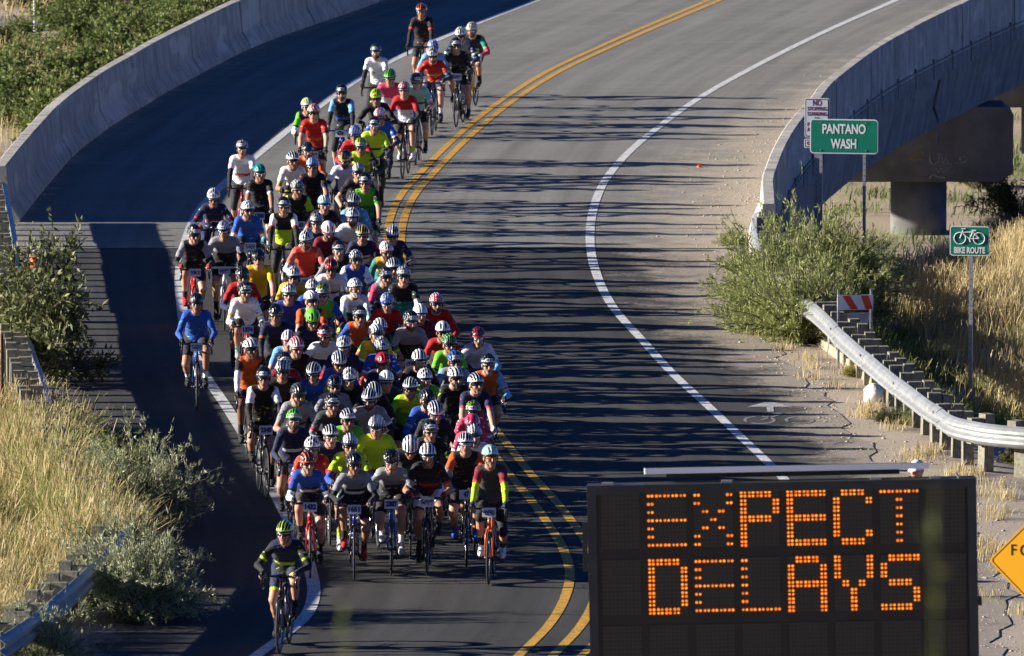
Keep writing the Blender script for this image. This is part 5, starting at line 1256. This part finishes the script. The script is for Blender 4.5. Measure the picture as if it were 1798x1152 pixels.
for it in range(700):
    dx = PP[:, None, 0] - PP[None, :, 0]; dy = PP[:, None, 1] - PP[None, :, 1]
    ox = LX - np.abs(dx); oy = LY - np.abs(dy); hit = (ox > 0) & (oy > 0); np.fill_diagonal(hit, False)
    lat = ox * 5 < oy; sgx = np.where(dx == 0, 1, np.sign(dx)); sgy = np.where(dy == 0, np.sign(np.arange(len(PP))[:, None] - np.arange(len(PP))[None, :]), np.sign(dy))
    mx = np.where(hit & lat, sgx * ox * .22 * SHR_, 0).sum(1); my = np.where(hit & ~lat, sgy * oy * .22 * SHR_, 0).sum(1)
    PP[:, 0] += np.clip(mx, -.05, .05); PP[:, 1] += np.clip(my, -.15, .15)
    if it < 300: PP += (O0 - PP) * .006
dx = np.abs(PP[:, None, 0] - PP[None, :, 0]); dy = np.abs(PP[:, None, 1] - PP[None, :, 1]); cf = (dx < LX - .06) & (dy < LY - .1); np.fill_diagonal(cf, False)
print('RIDERS', len(PP), 'conflicts', int(cf.sum() / 2), 'mean shift', np.abs(PP - O0).mean(0), 'max', np.abs(PP - O0).max(0))
CNAME = dict(K='black', R='red', B='blue', Q='dark blue', W='white', O='orange', Y='yellow', N='navy', C='tan', F='yellow green')
def set_mats(o, mats):
    for sl, m in zip(o.material_slots, mats): sl.link = 'OBJECT'; sl.material = m
def sub(name, me, parent, mats=None, loc=None, rot=None):
    o = bpy.data.objects.new(name, me); COL.objects.link(o); o.parent = parent
    if mats: set_mats(o, mats)
    if loc is not None: o.location = loc
    if rot is not None: o.rotation_euler = rot
    return o
GP, GB = 'cyclists riding in the pack', 'road bicycles ridden in the pack'
for k, r in enumerate(rows_):
    px, py, po, sc, psi = INF[k]; rr = random.Random(900 + k); X, Y = PP[k]; zg = .013 if Y > Y_JOINT else .005
    hel = r[1].split(); jer, arm, leg = r[2], r[3], r[4]; who = r[8]
    sk = SKIN[3] if k in (68, 97) else SKIN[rr.choice((0, 0, 1, 1, 2))]
    lower = dict(zip(('main', 'yoke', 'band', 'side'), jer[:4])); lower.update(zip(('sleeve', 'cuff', 'fore', 'glove'), arm)); lower.update(zip(('shorts', 'hem', 'knee', 'calf', 'sock', 'shoe'), leg))
    if k % 2 and lower['main'] not in 'WIKNF': lower['side'] = 'K'
    mats = []
    for s in SLOTS:
        c = lower.get(s)
        if s in ('skin', 'finger'): m = sk if not (s == 'finger' and arm[3] not in 'S' and rr.random() < .4) else cloth(arm[3])
        elif s == 'lips': m = LIPS
        elif s == 'jaw': m = WBEARD if 'white beard' in who else (BEARD if ('beard' in who or rr.random() < .18) else sk)
        elif c == 'S' or c is None: m = sk
        elif s in ('main', 'band', 'sleeve') and len(jer) > 4 and c != jer[4]: m = print_cloth(c, jer[4])
        else: m = cloth(c)
        mats.append(m)
    person = bpy.data.objects.new('person', po['mesh']); COL.objects.link(person); set_mats(person, mats)
    person.location = (X, Y, zg); person.rotation_euler = (0, 0, psi); person.scale = (sc,) * 3
    tag(person, 'cyclist in ' + who, 'cyclist', GP)
    eh = po['hR'].to_euler(); c_ = po['hc']
    tiltx = rr.uniform(-.08, .08)
    h = sub('helmet', HEL[hel[1]], person, [shell(hel[0][0]), shell({'G': 'D', 'V': 'D'}.get(hel[0][1], hel[0][1])), shell(hel[0][1] if hel[0][1] in 'OKYR' else 'K')], c_ + po['hR'] @ Vector((0, .014, .052)), eh)
    sub('strap', STRAP, h, None, (0, -.014, -.052))
    if len(hel) > 2: sub('number_sticker', STICK, h)
    amber = 'arms, front right' in who or 'white beard' in who
    sub('sunglasses', GLASS, person, [LENS[1 if amber else rr.choice((0, 0, 0, 2))], FRAMEM[rr.choice((0, 0, 1))]], c_, eh)
    # bicycle
    fc = r[5]; b = empty('road_bicycle', (X, Y, zg), psi); b.scale = (sc,) * 3
    who_s = who.replace(',', '')
    tag(b, '%s bicycle of cyclist in %s' % (CNAME[fc], ' '.join(who_s.split()[:10])), 'bicycle', GB)
    sub('frame', BM['frame'], b, [frm(fc)]); sub('fork', BM['fork'], b, [frm(fc if rr.random() < .6 else 'K')]); sub('seat_post', BM['post'], b); sub('saddle', BM['saddle'], b); sub('stem', BM['stem'], b)
    hb2 = sub('handlebar', BM['bar'], b, [frm('B' if 'blue handlebar' in who else ('W' if fc == 'W' else 'K'))]); sub('brake_lever', BM['lever'], hb2)
    ph = round(po['phi'], 3)
    if ph not in CRK: CRK[ph] = crank_mesh(po['phi'])
    cr = sub('crankset', CRK[ph], b)
    for s in (-1, 1):
        a_ = po['phi'] + (0 if s > 0 else math.pi); sub('pedal', BM['pedal'], cr, None, (s*.118, BB.y - CR*math.sin(a_), BB.z - CR*math.cos(a_) - .012))
    rim = rr.choice(('rim', 'rim', 'rim_alu', 'rim_deep'))
    for yy in (-.495, .495):
        w = sub('wheel', BM['tyre'], b, None, (0, yy, .3365), (rr.uniform(0, 6), 0, 0)); sub('rim', BM[rim], w); sub('spokes', BM['spokes'], w)
    if rr.random() < .7: sub('water_bottle', BM['bottle'], b, None, (0, -.13, .455), (-.85, 0, 0))
    if r[7] != '.':
        q = sub('number_plate', BM['plate'], b, None, (0, -.437, .90), (-.12, 0, 0))
        sub('plate_number', number_mesh(r[7]) if r[7] != '*' else SMU[k % 5], q, None, (0, -.0035, 0))

# ------------------------------------------------------------------ spectator behind the message board
def make_standing():
    fd = Field((-.40, -.35, -.02), (.40, .35, 1.85)); v = Vector
    for s in (-1, 0, 1):
        fd.cap((s*.085, .0, .96), (s*.075, 0, 1.10), .105, .095, ('shorts2',), .04); fd.cap((s*.075, 0, 1.10), (s*.09, 0, 1.30), .095, .108, ('torso',), .04); fd.cap((s*.09, 0, 1.30), (s*.10, .01, 1.40), .108, .08, ('torso',), .04)
    fd.cap((-.15, .01, 1.43), (.15, .01, 1.43), .06, .06, ('torso',), .04)
    c, R = head(fd, (0, -.015, 1.645), .12, -.6, (0, .0, 1.47))
    for s in (-1, 1):
        E = v((s*.245, .03, 1.17)); Wt = v((s*.22, -.06, .93)); fd.cap((s*.185, .01, 1.42), E, .056, .044, ('uarm', s), .03); fd.cap(E, Wt, .044, .029, ('fore', s), .02)
        kn = Wt + v((0, -.03, -.075)); fd.cap(Wt, kn, .026, .030, ('palm',), .012)
        for j in range(4):
            k0 = kn + v((0, .028 - .019*j, -.01)); k1 = k0 + v((-s*.006, -.005, -.036)); k2 = k1 + v((-s*.014, -.008, -.028)); fd.cap(k0, k1, .0105, .0098, ('finger',), 0); fd.cap(k1, k2, .0098, .009, ('finger',), 0)
        t0 = Wt + v((0, -.025, -.03)); t1 = t0 + v((-s*.008, -.03, -.035)); fd.cap(t0, t1, .013, .010, ('finger',), 0)
        hip = v((s*.095, 0, .93)); K = v((s*.105, -.015, .50)); A = v((s*.11, .02, .09)); fd.cap(hip, K, .092, .058, ('thigh', s), .04); fd.cap(K, A, .056, .04, ('shin', s), .02)
        fd.cap(A + v((0, .03, -.045)), A + v((s*.02, -.17, -.055)), .040, .032, ('shoe',), .02)
    def classify(C, lab, t, tags):
        nm = np.array([tg[0] for tg in tags])[lab]; mi = np.zeros(len(C), int); mi[nm == 'torso'] = SI['main']; mi[(nm == 'uarm')] = SI['sleeve']; mi[(nm == 'uarm') & (t > .75)] = 0
        mi[(nm == 'shorts2') | (nm == 'thigh') | (nm == 'shin')] = SI['shorts']; mi[nm == 'shoe'] = SI['shoe']; mi[nm == 'lips'] = SI['lips']; return mi
    return finish('body', fd, classify), c, R
me, c_, hR = make_standing()
XS, YS = at(1610, 816, 1.70)
sp_ = bpy.data.objects.new('person', me); COL.objects.link(sp_); sp_.location = (XS, YS, -.01)
set_mats(sp_, [SKIN[1] if s in ('skin', 'finger', 'jaw', 'fore') else LIPS if s == 'lips' else cloth({'main': 'B', 'sleeve': 'B', 'yoke': 'B', 'shorts': 'N', 'shoe': 'K'}.get(s, 'B')) if s in ('main', 'sleeve', 'yoke', 'shorts', 'shoe') else SKIN[1] for s in SLOTS])
tag(sp_, 'person in a white cap standing behind the message board', 'person')
cm = MB(); a_ = 16
for j in range(7):
    be = math.radians(-6 + 16 * j)
    for i in range(a_): t = 2*math.pi*i/a_; cm.v.append((.092*math.cos(t)*math.cos(be), .112*math.sin(t)*math.cos(be) + .01, .10*math.sin(be) + .035))
for j in range(6):
    for i in range(a_): cm.f.append((j*a_+i, j*a_+(i+1)%a_, (j+1)*a_+(i+1)%a_, (j+1)*a_+i)); cm.m.append(0)
br_v = []
for i in range(9):
    t = math.pi + math.pi*i/8; br_v += [(.088*math.cos(t), .10*math.sin(t), .034), (.085*math.cos(t), .10*math.sin(t) - .075*math.sin(math.pi*i/8), .012)]
cm.add(br_v, [(2*i, 2*i+1, 2*i+3, 2*i+2) for i in range(8)])
o = cm.build('cap', cloth('W'), sp_, True); o.location = c_; o.rotation_euler = hR.to_euler()
